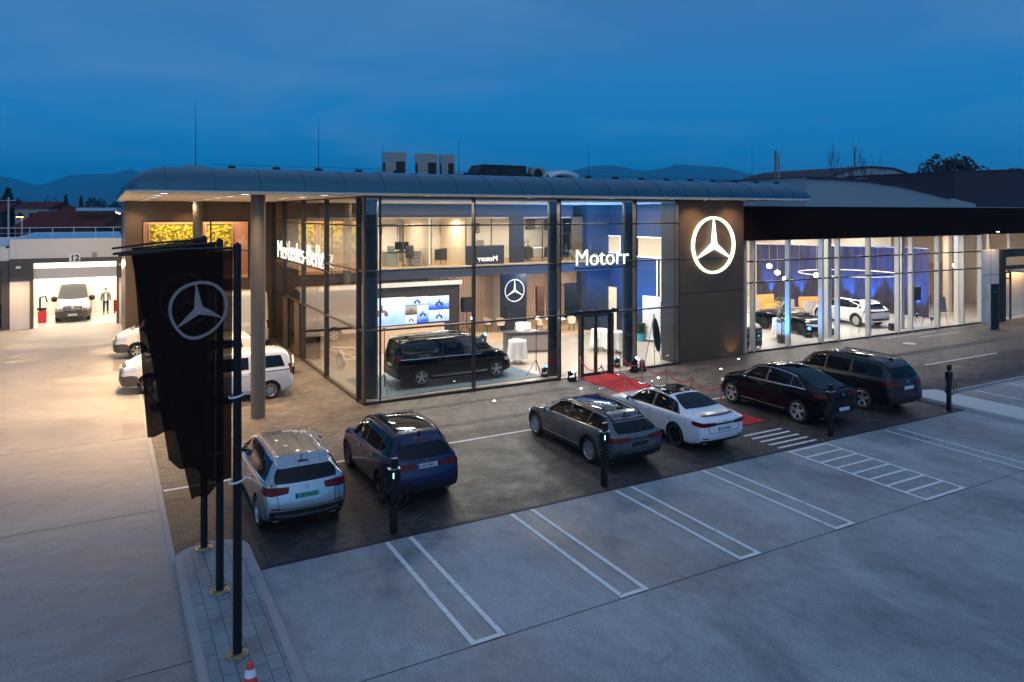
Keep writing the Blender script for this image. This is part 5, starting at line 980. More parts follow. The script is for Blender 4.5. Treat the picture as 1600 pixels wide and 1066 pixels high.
t=T('meeting_table','round white table right of the navy star panel','table',(23.6,37.1,.036)); MB().lathe([(.001,.74),(.6,.74),(.6,.71),(.001,.71)],n=28).out('table_top','cloth_white',t); MB().cyl((0,0,0),(0,0,.72),.05,n=10).out('pedestal','post_black',t)
def tripod(x,y,lb,h,head,z=.036,grp='tripod stands by the windows'):
    t=T('tripod_stand',lb,'stand',(x,y,z),0,grp); MB().cyl((0,0,.25),(0,0,h),.018,n=8).out('pole','post_black',t)
    for k in range(3): a=.5+k*2*PI/3; MB().tube([(0,0,.75),(.42*math.cos(a),.42*math.sin(a),.01)],.013,6).out('leg','post_black',t)
    if head=='light': MB().cyl((0,.06,h+.02),(0,-.10,h+.0),.07,.09,14).out('lamp_head','matt_black',t); MB().cyl((0,-.101,h),(0,-.106,h),.08,n=14).out('lens','lamp_cool',t)
    elif head=='speaker': MB().box(-.32,-.18,h-.1,.32,.18,h+.75).out('speaker_box','matt_black',t,bevel=.03); MB().box(-.26,-.186,h-.05,.26,-.18,h+.68).out('grille','black_plastic',t)
    else: MB().obox((0,0,h+.03),(.12,.08,.07)).out('clamp','matt_black',t)
tripod(9.55,27.5,'thin dark tripod stand before the rear of the black van',2.5,''); tripod(16.3,27.2,'tripod stand with a lit lamp beside the second dark column',2.55,'light')
tripod(18.6,39.0,'tripod stand carrying a black loudspeaker before the timber slat wall',1.35,'speaker'); tripod(17.6,36.3,'low tripod stand behind the black van roof',1.3,'light')
moving_head(17.6,34.9,.036,R(20),'blue stage light on a flight case behind the black van nose',R(40),'lamp_blue',1.3,'stage lights inside the showroom'); moving_head(16.6,26.95,.031,R(0),'small stage light at the foot of the second dark column',R(60),'lamp_blue',.9,'stage lights inside the showroom')
tag(MB().box(17.38,34.7,.037,17.85,35.15,.05).out('floor_plate','matt_black'),'thin black plate under the blue stage light','plate')
moving_head(20.5,27.0,.031,R(10),'small stage light by the third dark column',R(60),'lamp_blue',.9,'stage lights inside the showroom')
# plants
def plant(x,y,z,lb,h,sp,n,pot='pot_dark',pr=.18,ph=.34,leaf='leaf_green',ls=.16,trunk=.55,grp=None):
    p=T('potted_plant',lb,'plant',(x,y,z),0,grp); MB().lathe([(.001,0),(pr*.8,0),(pr,ph),(pr*.9,ph),(pr*.88,ph-.04),(.001,ph-.04)],n=20).out('pot',pot,p,smooth=True)
    b=MB(); b.tube([(0,0,ph-.05),(.02,.01,h*.5),(0,.02,h*.92)],[.022,.016,.008],6)
    l=MB(); 
    for i in range(n):
        t=trunk+(1-trunk)*rnd.random(); a=rnd.random()*2*PI; rr=sp*math.sqrt(rnd.random())*(1-.5*abs(t-.75)); c=Vector((rr*math.cos(a),rr*math.sin(a),h*t))
        if i%6==0: b.tube([(0,0,c.z-.15),tuple(c)],.006,4)
        d=Vector((math.cos(a),math.sin(a),rnd.uniform(-.5,.8))).normalized(); s_=d.cross(Vector((0,0,1))).normalized(); L=ls*rnd.uniform(.6,1.3)
        l.add([c-d*L*.5,c+s_*L*.28+Vector((0,0,.01)),c+d*L*.6,c-s_*L*.28+Vector((0,0,.01))],[(0,1,2,3)])
    b.out('stem','bark',p); l.out('foliage',leaf,p,fixn=False); return p
plant(32.2,27.75,.032,'tall fig tree in a dark pot at the windows of the long hall',2.5,.42,170,pr=.26,ph=.42,ls=.26,trunk=.45); plant(36.9,28.2,.032,'airy branching plant beside the white electric SUV',1.6,.6,130,ls=.12,trunk=.3)
plant(25.9,31.9,.036,'spiky green plant in a blue pot near the dotted screen',1.0,.28,60,pot='pot_blue',pr=.25,ph=.42,ls=.34,trunk=.45)
plant(23.6,40.9,4.25,'slim vase plant on the upper floor meeting room shelf',1.0,.12,14,ls=.2); plant(22.7,38.9,4.25,'tall thin green plant on the upper floor',1.3,.14,16,ls=.25)
# easels
def easel(x,y,rz,lb,board=None,h=1.9,z=.032,grp='display easels in the long hall'):
    e=T('easel',lb,'easel',(x,y,z),rz,grp)
    for q in (-1,1): MB().tube([(q*.36,-.15,0),(q*.05,.05,h)],.014,6).out('leg','post_black',e)
    MB().tube([(0,.5,0),(0,.05,h)],.014,6).out('rear_leg','post_black',e); MB().tube([(-.27,-.1,.6),(.27,-.1,.6)],.014,6).out('ledge','post_black',e)
    if board=='dark': MB().obox((0,-.05,1.25),(.62,.03,.95),0,R(-8)).out('board','picture_mid',e)
    if board=='white': MB().obox((0,-.07,1.22),(.75,.03,1.15),0,R(-8)).out('board','cloth_white',e)
    if board=='oval':
        b=MB(); n=28; m=Matrix.Translation((0,-.08,1.35))@Matrix.Rotation(R(-8),4,'X')
        b.prism_dir([m@Vector((.33*math.cos(2*PI*k/n),0,.78*math.sin(2*PI*k/n))) for k in range(n)],(0,.03,0)); b.out('oval_board','screen_black',e); 
        MB().tube([m@Vector((.34*math.cos(2*PI*k/n),-.01,.79*math.sin(2*PI*k/n))) for k in range(n+1)],.018,6).out('board_rim','frame_steel',e)
easel(38.9,27.3,R(20),'easel holding a large white board in front of the white electric SUV','white'); easel(45.6,27.6,R(15),'empty folding easel near the right end of the long hall, the left one',None); easel(46.6,27.5,R(-5),'easel with a pale grey board near the right end of the long hall','dark')
easel(22.6,26.85,R(25),'black easel holding an oval dark mirror board right of the entrance doors','oval',2.3,.036,None)
s=T('dotted_screen','white panel with rows of blue marks standing by the partition wall','panel',(26.2,31.4,.036),R(-70)); MB().box(-.55,-.02,.1,.55,.02,2.5).out('board','cloth_white',s)
b=MB()
for i in range(7):
    for j in range(18): b.obox((-.45+i*.15+(.05 if j%2 else 0),-.0225,.25+j*.125),(.085,.004,.03))
b.out('printed_marks','plate_blue',s); MB().box(-.5,-.2,0,-.45,.2,.04).box(.45,-.2,0,.5,.2,.04).box(-.5,-.02,.04,-.45,.02,.1).box(.45,-.02,.04,.5,.02,.1).out('foot','post_black',s)
s=T('planter_box','white low cabinet with green plants right of the doors','cabinet',(23.3,31.5,.036)); MB().box(-.5,-.2,0,.5,.2,.62).out('cabinet','white_wall',s,bevel=.01); b=MB()
for i in range(60):
    c=Vector((rnd.uniform(-.45,.1),rnd.uniform(-.15,.15),.62+rnd.random()*.25)); d=Vector((rnd.uniform(-1,1),rnd.uniform(-1,1),.6)).normalized()*.09; q=d.cross(Vector((0,0,1)))*.5; b.add([c-d,c+q,c+d,c-q],[(0,1,2,3)])
b.out('foliage','leaf_dark',s,fixn=False)
# boutique mannequin + rack
m_=T('clothes_stand','coat stand dressed in a white patterned jacket in the boutique opening','clothes stand',(26.2,40.9,.036)); MB().cyl((0,0,0),(0,0,1.7),.03,n=8).lathe([(.001,.03),(.22,.02),(.22,0)],n=18).out('stand','post_black',m_); MB().lathe([(.001,1.62),(.10,1.58),(.24,1.45),(.22,1.1),(.24,.85),(.2,.85)],n=14).out('jacket','shirt_white',m_,smooth=True); MB().lathe([(.15,.85),(.19,.3),(.14,.3)],n=12).out('skirt','grey_fabric',m_,smooth=True)
# office furniture
def desk(x,y,z,rz,lb):
    d=T('office_desk',lb,'desk',(x,y,z),rz); MB().box(-1.0,-.4,.70,1.0,.4,.74).out('desk_top','counter_dark',d,bevel=.005); MB().box(-1.0,-.36,0,-.35,-.3,.7).box(-1.0,-.3,0,-.95,.35,.7).out('side_panel','ac_grey',d)
    dr=MB().box(.4,-.38,.02,.98,.36,.69).out('drawer_unit','picture_mid',d)
    for k in range(3): MB().box(.5,-.395,.15+k*.2,.85,-.38,.18+k*.2).out('drawer_handle','chrome',dr)
    MB().box(-.3,.05,.74,.35,.12,.78).box(-.02,.08,.74,.06,.12,.9).out('monitor_stand','post_black',d); MB().box(-.38,.04,.86,.42,.07,1.28).out('monitor','screen_black',d,bevel=.005); MB().box(-.75,-.1,.74,-.45,.25,1.06).out('printer','ac_grey',d,bevel=.02)
desk(14.1,37.75,4.25,0,'office desk with monitor, printer and drawers in the left upper office')
def office_chair(x,y,z,rz,lb):
    c=T('office_chair',lb,'chair',(x,y,z),rz); MB().box(-.24,-.24,.44,.24,.24,.52).out('seat','dark_fabric',c,bevel=.03); MB().obox((0,.25,.82),(.44,.07,.6),0,R(-8)).out('backrest','dark_fabric',c,bevel=.03); MB().cyl((0,0,.08),(0,0,.44),.03,n=8).out('column','chrome',c)
    for k in range(5): a=2*PI*k/5; MB().tube([(0,0,.1),(.3*math.cos(a),.3*math.sin(a),.05)],.02,6).out('leg','chrome',c)
office_chair(14.35,37.25,4.25,R(160),'dark swivel chair at the left upper office desk')
def tub_chair(x,y,z,rz,lb,m='dark_fabric',s=1,grp=None):
    c=T('tub_chair',lb,'armchair',(x,y,z),rz,grp); rows=[]
    for i in range(13):
        a=PI*(-.15+1.3*i/12); rows.append([(.36*s*math.cos(a)*f,.34*s*math.sin(a)*f,zz*s) for f,zz in ((.75,.44),(.8,.80+.06*math.sin(a)),(1,.80+.06*math.sin(a)),(1.05,.2))])
    MB().grid(rows).out('shell',m,c,smooth=True); MB().cyl((0,-.03,.2*s),(0,-.03,.45*s),.28*s,n=20).out('seat',m,c)
    for q,w_ in ((-1,-1),(1,-1),(-1,1),(1,1)): MB().cyl((q*.2*s,w_*.2*s,0),(q*.22*s,w_*.22*s,.22*s),.015,n=6).out('leg','post_black',c)
tub_chair(16.6,38.2,4.25,R(200),'brown tub chair in the middle upper office')
for i,(x,lb) in enumerate(((19.0,'dark armchair behind the reversed lettering board'),)): tub_chair(x,37.6,4.25,R(180),lb,'navy_panel',1.1)
t=T('office_table','white oval table with dark chairs in the right upper office','table',(22.6,38.2,4.25)); MB().lathe([(.001,.76),(.75,.76),(.75,.72),(.001,.72)],n=28).out('table_top','cloth_white',t)
for k in range(4): a=PI/4+k*PI/2; MB().cyl((.45*math.cos(a),.45*math.sin(a),0),(.45*math.cos(a),.45*math.sin(a),.72),.025,n=8).out('leg','galvanised',t)
tub_chair(21.9,37.6,4.25,R(150),'dark tub chair left of the white upper floor table'); tub_chair(23.5,37.7,4.25,R(210),'dark tub chair right of the white upper floor table')
def picture(x,z,lb,y=41.14,w_=1.0,h=.62):
    p=T('wall_picture',lb,'picture',(x,y,z),0,'framed pictures in the upper offices'); MB().box(-w_/2,-.03,-h/2,w_/2,0,h/2).out('frame','picture_dark',p); MB().box(-w_/2+.04,-.034,-h/2+.04,w_/2-.04,-.031,h/2-.04).out('print','picture_mid',p)
    b=MB(); b.prism_dir([(-.3*w_,-.035,-.15*h),(.3*w_,-.035,-.18*h),(.32*w_,-.035,.05*h),(.1*w_,-.035,.1*h),(0,-.035,.28*h),(-.12*w_,-.035,.1*h),(-.3*w_,-.035,.05*h)],(0,-.004,0)); b.out('figure','picture_dark',p)
picture(14.6,6.15,'landscape picture on the wall of the left upper office'); picture(18.3,6.15,'landscape picture left of centre in the middle upper office'); picture(20.0,6.15,'pale picture by the mullion in the middle upper office'); picture(24.2,6.35,'upright picture nearest the second dark column in the right upper office',w_=.7); picture(25.6,6.3,'upright picture right of the second dark column',w_=.6)
tag(MB().box(15.2,40.9,4.25,15.4,41.1,6.4).out('office_shelf','picture_mid'),'narrow brown shelf beside the left upper office partition','shelf')
# moss panels behind the upper left window
for i,(a,c,lb) in enumerate(((2.2,4.85,'wide glowing framed moss picture in the upper left window'),(5.15,6.55,'narrower framed moss picture right of the canopy column'))):
    p=T('moss_picture',lb,'moss picture',((a+c)/2,46.15,5.6),0); w_=(c-a)/2; MB().box(-w_,-.05,-.85,w_,0,.85).out('backing','moss',p); MB().box(-w_-.05,-.1,.85,w_+.05,0,.92).box(-w_-.05,-.1,-.92,w_+.05,0,-.85).box(-w_-.05,-.1,-.85,-w_,0,.85).box(w_,-.1,-.85,w_+.05,0,.85).out('frame','lamp_white' if 0 else 'wood_light',p)
    b=MB()
    for k in range(int(w_*170)): x,z=rnd.uniform(-w_+.08,w_-.08),rnd.uniform(-.78,.78); b.sphere((x,-.05,z),rnd.uniform(.05,.12),6,4)
    b.out('moss_cushions','moss_light',p,smooth=True)
# ------------------------------------------------------------------ hall things
cp_=[(43.9,40.2),(44.6,38.6),(45.8,36.2),(47.0,33.8),(48.2,31.4),(48.4,30.4),(48.0,29.2)]
c=T('stage_curtain','tall dark blue pleated curtain running behind the display cars, lit blue from below','curtain',(44,35,.032)); n=260; P=[]
ds=[0]; 
for a,b_ in zip(cp_[:-1],cp_[1:]): ds.append(ds[-1]+math.dist(a,b_))
for i in range(n+1):
    d=ds[-1]*i/n; j=0
    while j<len(ds)-2 and d>ds[j+1]: j+=1
    t=(d-ds[j])/(ds[j+1]-ds[j]); a,b_=cp_[j],cp_[j+1]; tx_,ty_=(b_[0]-a[0]),(b_[1]-a[1]); l=math.hypot(tx_,ty_); off=.07*math.sin(d*9+.8*math.sin(d*1.7)); P.append((lerp(a[0],b_[0],t)-ty_/l*off-44,lerp(a[1],b_[1],t)+tx_/l*off-35))
mat('curtain_navy',(.035,.024,.04),.8); MB().grid([[(x,y,z) for x,y in P] for z in (.05,1.5,3.1,4.66)]).out('drape','curtain_navy',c,smooth=True); MB().tube([(x-44,y-35,4.68) for x,y in cp_],.03,8).out('curtain_rail','rail_metal',c)
UL=[]
for i,d in enumerate((1.0,3.2,4.9,6.6,8.1,9.6,10.9,12.3)):
    j=0
    while j<len(ds)-2 and d>ds[j+1]: j+=1
    t=(d-ds[j])/(ds[j+1]-ds[j]); a,b_=cp_[j],cp_[j+1]; x,y=lerp(a[0],b_[0],t)-.40,lerp(a[1],b_[1],t)-.30
    u=T('uplight',['farthest-left','second','third','fourth','fifth','sixth','seventh','rightmost'][i]+' blue uplight can on the floor at the foot of the curtain','uplight',(x,y,.032),0,'blue uplights along the curtain')
    MB().cyl((0,0,.05),(0,0,.26),.09,n=14).out('can','matt_black',u); MB().cyl((0,0,.261),(0,0,.268),.075,n=12).out('lens','lamp_blue',u); MB().box(-.1,-.02,0,.1,.02,.05).out('foot','matt_black',u); UL.append((x,y))
def sofa(x,y,rz,lb,m,w_=1.9,h=.85):
    s=T('sofa',lb,'sofa',(x,y,.032),rz); MB().box(-w_/2,-.42,.12,w_/2,.42,.44).out('seat',m,s,bevel=.06); MB().box(-w_/2,.22,.44,w_/2,.44,h).out('backrest',m,s,bevel=.06)
    for q in (-1,1): MB().box(q*w_/2-(.16 if q>0 else 0),-.42,.44,q*w_/2+(.16 if q<0 else 0),.2,.62).out('armrest',m,s,bevel=.05)
    for q in (-1,1):
        for r_ in (-1,1): MB().cyl((q*(w_/2-.15),r_*.32,0),(q*(w_/2-.15),r_*.32,.13),.02,n=6).out('leg','post_black',s)
sofa(42.2,37.6,R(0),'orange sofa below the curtain, the left one','orange_sofa',1.9,1.1); sofa(43.9,35.0,R(-20),'orange sofa partly behind the sports car and white SUV','orange_sofa',1.9,1.1)
tub_chair(40.0,37.0,.032,R(190),'grey armchair left of the left orange sofa','grey_fabric',1.25,'grey armchairs in the long hall'); tub_chair(41.6,35.3,.032,R(180),'grey armchair between the two orange sofas','grey_fabric',1.25,'grey armchairs in the long hall'); tub_chair(42.4,34.2,.032,R(170),'grey armchair behind the sports car nose','grey_fabric',1.25,'grey armchairs in the long hall')
def fcase(x,y,rz,lb):
    f=T('flight_case',lb,'equipment rack',(x,y,.032),rz,'equipment racks in the corner of the hall'); MB().box(-.28,-.3,.1,.28,.3,1.05).out('case','flight_case',f,bevel=.01)
    for k in range(4): MB().box(-.24,-.31,.2+k*.2,.24,-.3,.34+k*.2).out('rack_unit','picture_mid' if k%2 else 'screen_black',f)
    MB().box(-.12,-.315,.62,-.02,-.31,.68).out('indicator','exit_green',f)
    for q in (-1,1):
        for r_ in (-1,1): MB().cyl((q*.22,r_*.22-.02,.05),(q*.22,r_*.22+.02,.05),.05,n=10).out('castor','tyre_rubber',f)
fcase(29.0,27.6,0,'equipment rack tight against the left end of the hall window'); fcase(29.85,27.5,R(10),'second equipment rack, showing a green light')
tripod(44.5,27.9,'tall stand with a black loudspeaker at the right end of the curtain',1.7,'speaker',.032)
u=T('floor_speaker','small black drum-shaped speaker behind the white SUV','speaker',(41.5,27.5,.032)); MB().cyl((0,0,0),(0,0,.42),.2,n=20).out('cabinet','matt_black',u,bevel=.01); MB().cyl((0,0,.421),(0,0,.43),.16,n=18).out('cone','lamp_blue' if 0 else 'frame_steel',u)
moving_head(34.9,28.2,.032,R(-30),'dark stage light on the floor below the sports car nose',R(30),'lamp_blue',1.2,'stage lights in the long hall')
# hanging lamps
for i,(x,y,z) in enumerate(((36.5,32.4,3.76),(36.3,31.6,3.42),(36.1,30.8,3.12),(39.0,30.9,3.2),(50.7,29.0,3.52))):
    p=T('pendant_lamp',('upper left glowing ball pendant of the cluster of three','middle glowing ball pendant of the cluster of three','lowest glowing ball pendant of the cluster of three','single glowing ball pendant inside the ring lamp','glowing ball pendant near the right end of the hall')[i],'lamp',(x,y,z),0,'glowing ball pendants in the hall')
    MB().sphere((0,0,0),.17,16,10,.85).out('globe','lamp_pendant',p,smooth=True); MB().cyl((0,0,.14),(0,0,6.7-z),.008,n=6).out('cord','rail_metal',p)
p=T('ring_lamp','huge thin white ring lamp hanging above the display cars','lamp',(41.7,30.6,3.24)); MB().tube([(3*math.cos(2*PI*k/64),3*math.sin(2*PI*k/64),0) for k in range(65)],.025,8).out('ring','ring_lamp',p,smooth=True)
for k in range(6): a=2*PI*k/6; MB().cyl((3*math.cos(a),3*math.sin(a),.04),(3*math.cos(a),3*math.sin(a),3.5),.006,n=5).out('cord','rail_metal',p)
# ------------------------------------------------------------------ people
def skinned(name,P,E,Rr,m,parent,sub=2):
    me=bpy.data.meshes.new(name); me.from_pydata(P,E,[]); o=bpy.data.objects.new(name,me); COL.objects.link(o)
    md=o.modifiers.new('s','SKIN'); md.use_smooth_shade=True
    for i,v in enumerate(me.skin_vertices[0].data): v.radius=Rr[i] if isinstance(Rr[i],tuple) else (Rr[i],Rr[i]); v.use_root=(i==0)
    sb=o.modifiers.new('u','SUBSURF'); sb.levels=sub; sb.render_levels=sub; bpy.context.view_layer.update()
    nm=bpy.data.meshes.new_from_object(o.evaluated_get(bpy.context.evaluated_depsgraph_get())); bpy.data.objects.remove(o)
    nm.materials.clear(); nm.materials.append(M(m)); nm.polygons.foreach_set('use_smooth',[True]*len(nm.polygons)); q=link(nm,name,parent); return q
def person(loc,rz,lb,top_m,leg_m,long_jacket=False,armr=((.2,-.02,1.42),(.27,.0,1.13),(.25,-.08,.88)),arml=((-.2,-.02,1.42),(-.27,.0,1.13),(-.25,-.08,.88)),H=1.82):
    p=T('person',lb,'person',loc,rz); k=H/1.8
    S=lambda v: (v[0]*k,v[1]*k,v[2]*k)
    P=[(0,0,.95),(0,0,1.12),(0,0,1.32),(0,0,1.46),(0,-.01,1.53),(0,-.015,1.60),(0,-.02,1.68),(0,-.015,1.76), (.10,0,.90),(.115,-.01,.50),(.12,.02,.09),(.13,-.12,.035), (-.10,0,.90),(-.115,-.01,.50),(-.12,.02,.09),(-.13,-.12,.035)]
    E=[(0,1),(1,2),(2,3),(3,4),(4,5),(5,6),(6,7),(0,8),(8,9),(9,10),(10,11),(0,12),(12,13),(13,14),(14,15)]
    Rr=[(.15,.10),(.135,.095),(.155,.105),(.10,.075),.055,.062,.088,.07,.085,.06,.045,.04,.085,.06,.045,.04]
    for arm in (armr,arml):
        b0=len(P); P+=list(arm); E+=[(3,b0),(b0,b0+1),(b0+1,b0+2)]; Rr+=[.06,.045,.032]
        w_=Vector(arm[2]); d=(w_-Vector(arm[1])).normalized(); sdx=1 if arm[0][0]>0 else -1; hp_=len(P); P.append(tuple(w_+d*.07)); E.append((b0+2,hp_)); Rr.append((.035,.018))
        for j,(oy,ln) in enumerate(((-.028,.070),(-.010,.082),(.010,.078),(.027,.062))):
            q=len(P); P+= [tuple(w_+d*.11+Vector((0,oy,0))),tuple(w_+d*(.11+ln)+Vector((-.012*sdx,oy*1.1,0)))]; E+=[(hp_,q),(q,q+1)]; Rr+=[.010,.008]
        q=len(P); P+=[tuple(w_+d*.05+Vector((-.01*sdx,-.045,0))),tuple(w_+d*.09+Vector((-.015*sdx,-.062,0)))]; E+=[(b0+2,q),(q,q+1)]; Rr+=[.012,.009]
    skinned('body',[S(v) for v in P],E,[tuple(q*k for q in r) if isinstance(r,tuple) else r*k for r in Rr],'skin',p)
    f=MB(); f.sphere(S((0,-.115,1.665)),.014,8,6).out('nose','skin',p,smooth=True)
    for q in (-1,1): MB().sphere(S((q*.033,-.098,1.69)),.012,8,6).out('eye','plate_ink',p,smooth=True); MB().sphere(S((q*.088,-.01,1.675)),.02,8,6).out('ear','skin',p,smooth=True)
    MB().obox(S((0,-.105,1.625)),(.05,.008,.009)).out('mouth','red_lamp',p)
    h=MB(); h.sphere(S((0,.012,1.735)),.097*k,16,10,.78); h.out('hair','hair',p,smooth=True)
    bt=.80 if long_jacket else .93
    tp=[(0,0,bt),(0,0,1.12),(0,0,1.32),(0,.0,1.455)]; te=[(0,1),(1,2),(2,3)]; j=1.22 if long_jacket else 1.1
    tr_=[(.175*j,.125*j),(.15*j,.115*j),(.165*j,.12*j),(.12,.09)]
    for arm in (armr,arml): b0=len(tp); tp+=[arm[0],arm[1],tuple(Vector(arm[1]).lerp(Vector(arm[2]),.85))]; te+=[(3,b0),(b0,b0+1),(b0+1,b0+2)]; tr_+=[.075*j,.06*j,.048*j]
    skinned('jacket' if long_jacket else 'shirt',[S(v) for v in tp],te,[tuple(q*k for q in r) if isinstance(r,tuple) else r*k for r in tr_],top_m,p)
    if long_jacket: MB().obox(S((0,-.165,1.15)),(.12,.02,.5)).out('shirt_front','shirt_white',p,bevel=.008)
    skinned('trousers',[S(v) for v in [(0,0,.95),(.10,0,.86),(.115,-.01,.5),(.12,.02,.12),(-.10,0,.86),(-.115,-.01,.5),(-.12,.02,.12)]],[(0,1),(1,2),(2,3),(0,4),(4,5),(5,6)],[(.165,.115),.10,.078,.062,.10,.078,.062],leg_m,p)
    MB().obox(S((.128,-.05,.045)),(.10,.28,.09)).out('shoe','matt_black',p,bevel=.03); MB().obox(S((-.128,-.05,.045)),(.10,.28,.09)).out('shoe','matt_black',p,bevel=.03)
person((.02,58.9,.021),R(0),'standing person in a patterned jacket and dark trousers in the bright workshop bay','jacket_camo','trousers_dark',True)
person((24.5,42.3,.036),R(160),'person in a white shirt and dark trousers in the lit slat wall opening','shirt_white','trousers_dark',armr=((.2,-.02,1.42),(.26,-.05,1.15),(.15,-.28,1.05)))
# garage clutter
r_=T('tool_trolley','red tool trolley by the right wall of the bright bay','trolley',(.72,58.9,.021)); MB().box(-.22,-.2,.12,.22,.2,.95).out('cabinet','red_paint',r_,bevel=.02); 
for k in range(4): MB().box(-.2,-.212,.2+k*.18,.2,-.2,.34+k*.18).out('drawer','red_lamp',r_)
for q in (-1,1): MB().cyl((q*.16,-.02,.06),(q*.16,.02,.06),.06,n=10).out('castor','tyre_rubber',r_)
r_=T('tyre_changer','black and red wheel service machine at the left edge of the bright bay','machine',(-3.6,56.2,.021)); MB().box(-.2,-.3,0,.25,.3,.75).out('base','red_paint',r_,bevel=.03); MB().cyl((-.1,0,.75),(-.1,0,1.6),.06,n=10).out('column','matt_black',r_); MB().lathe([(.001,.78),(.25,.8),(.28,.92),(.001,.86)],n=20).out('turntable','matt_black',r_,smooth=True); MB().tube([(-.1,0,1.6),(.2,-.1,1.7),(.3,-.1,1.3)],.05,8).out('arm','matt_black',r_)
for i,(x,z) in enumerate(((-5.75,.38),(-5.8,1.15),(-6.5,.38))):
    t=T('stored_wheel',('lower dark wheel','upper dark wheel','outer dark wheel')[i]+' stored in the dim bay left of the bright one','wheel',(x,54.6,z),R(20),'wheels stored in the dim bay'); make_wheel(.36,.24,10,RD,t,(0,0,0),-1)
for x,lb in ((-4.68,'small white wall lamp at the left end of the dark band'),(.82,'small white wall lamp right of the bay door')):
    l=T('wall_lamp',lb,'lamp',(x,53.42,3.8),0,'small lamps on the workshop wall'); MB().box(-.06,-.02,-.03,.06,.03,.06).out('bracket','frame_steel',l); MB().obox((.06,-.14,.0),(.26,.2,.08),0,R(25)).out('head','shirt_white',l,bevel=.02)
# ------------------------------------------------------------------ roof gear
RZ=8.50
for i,(x,y,w_,h) in enumerate(((12.7,35,1.15,1.32),(14.4,35,1.12,1.32),(15.55,35,.74,1.32))):
    a=T('rooftop_unit',('grey rooftop fan unit standing alone, leftmost','grey rooftop fan unit, left of the close pair','grey rooftop fan unit, right of the close pair')[i],'rooftop unit',(x,y,RZ+.05),R(-20),'grey fan units on the roof')
    MB().box(-w_/2,-.4,.05,w_/2,.4,h+.25).out('casing','ac_grey',a,bevel=.02); MB().box(w_*.06,-.405,.12,w_*.44,-.401,h*.85).out('grille','vent_black',a); MB().box(-w_/2,-.403,.1,-w_*.40,-.401,h*.8).out('louvre','vent_black',a); MB().box(-w_/2,-.38,-.05,-w_/2+.08,.38,.05).box(w_/2-.08,-.38,-.05,w_/2,.38,.05).out('foot','rail_metal',a)
a=T('air_handler','long low black rooftop air handler behind the roof rim','rooftop unit',(18.6,34.5,RZ+.32)); MB().box(-.9,.1,-.32,.9,.5,-.02).out('support_frame','rail_metal',a); MB().prism_dir([(-1.5,0,0),(1.5,0,0),(1.45,0,.85),(-1.2,0,.85),(-1.5,0,.35)],(0,1.4,0)).out('casing','vent_black',a); MB().box(-1.0,-.01,.25,-.4,0,.7).box(.0,-.01,.25,1.2,0,.7).out('panel','screen_black',a); MB().tube([(1.5,.4,.3),(1.9,.4,.5),(2.1,.4,.1)],.07,6).out('pipe','vent_black',a)
a=T('condenser_unit','small grey condenser with round fan, right of the black air handler','rooftop unit',(20.8,34.5,RZ+.32)); MB().box(-.42,.03,-.32,.42,.32,-.0).out('support_frame','rail_metal',a); MB().box(-.45,0,.1,.45,.35,.78).out('casing','ac_grey',a,bevel=.02); MB().cyl((.0,-.01,.44),(.0,-.02,.44),.27,n=20).out('fan_grille','vent_black',a); MB().box(-.4,.05,-.0,-.3,.3,.1).box(.3,.05,0,.4,.3,.1).out('foot','rail_metal',a)
a=T('roof_duct','pair of silver insulated ducts lying on the roof','duct',(22.4,34.6,RZ+.30)); MB().box(-.9,-.1,-.30,.9,.5,.06).out('support_frame','rail_metal',a); 
for q in (0,.45): MB().tube([(-.9+i*.12,q,.28+.22*math.sin(i*.19)) for i in range(17)],[.20+.02*(i%2) for i in range(17)],12).out('duct','duct_silver',a,smooth=True)
for i,(x,h) in enumerate(((2.6,2.3),(6.65,2.0),(9.02,1.25),(12.15,1.4),(18.36,1.6),(28.29,2.05))):
    r_=T('lightning_rod',['leftmost and tallest','second','third','fourth','fifth','rightmost'][i]+' thin lightning rod on the roof rim','lightning rod',(x,26.2,8.55),0,'thin lightning rods on the roof rim'); MB().cyl((0,0,.1),(0,0,h),.012,.005,6).out('rod','post_black',r_); MB().obox((0,0,.05),(.3 if i else .7,.3,.12)).out('foot_block','kerb_grey',r_,bevel=.01)
x=3.7; i=0
RB=T('lightning_cable','row of small dark cable clamps and wire along the roof rim','roof cable',(3,26.0,8.57)); 
while x<31:
    MB().obox((x-3,0,.06),(.22,.16,.10)).out('clamp','post_black',RB,bevel=.01); x+=1.45
MB().tube([(0,0,.15),(28,0,.15)],.008,4).out('wire','post_black',RB)
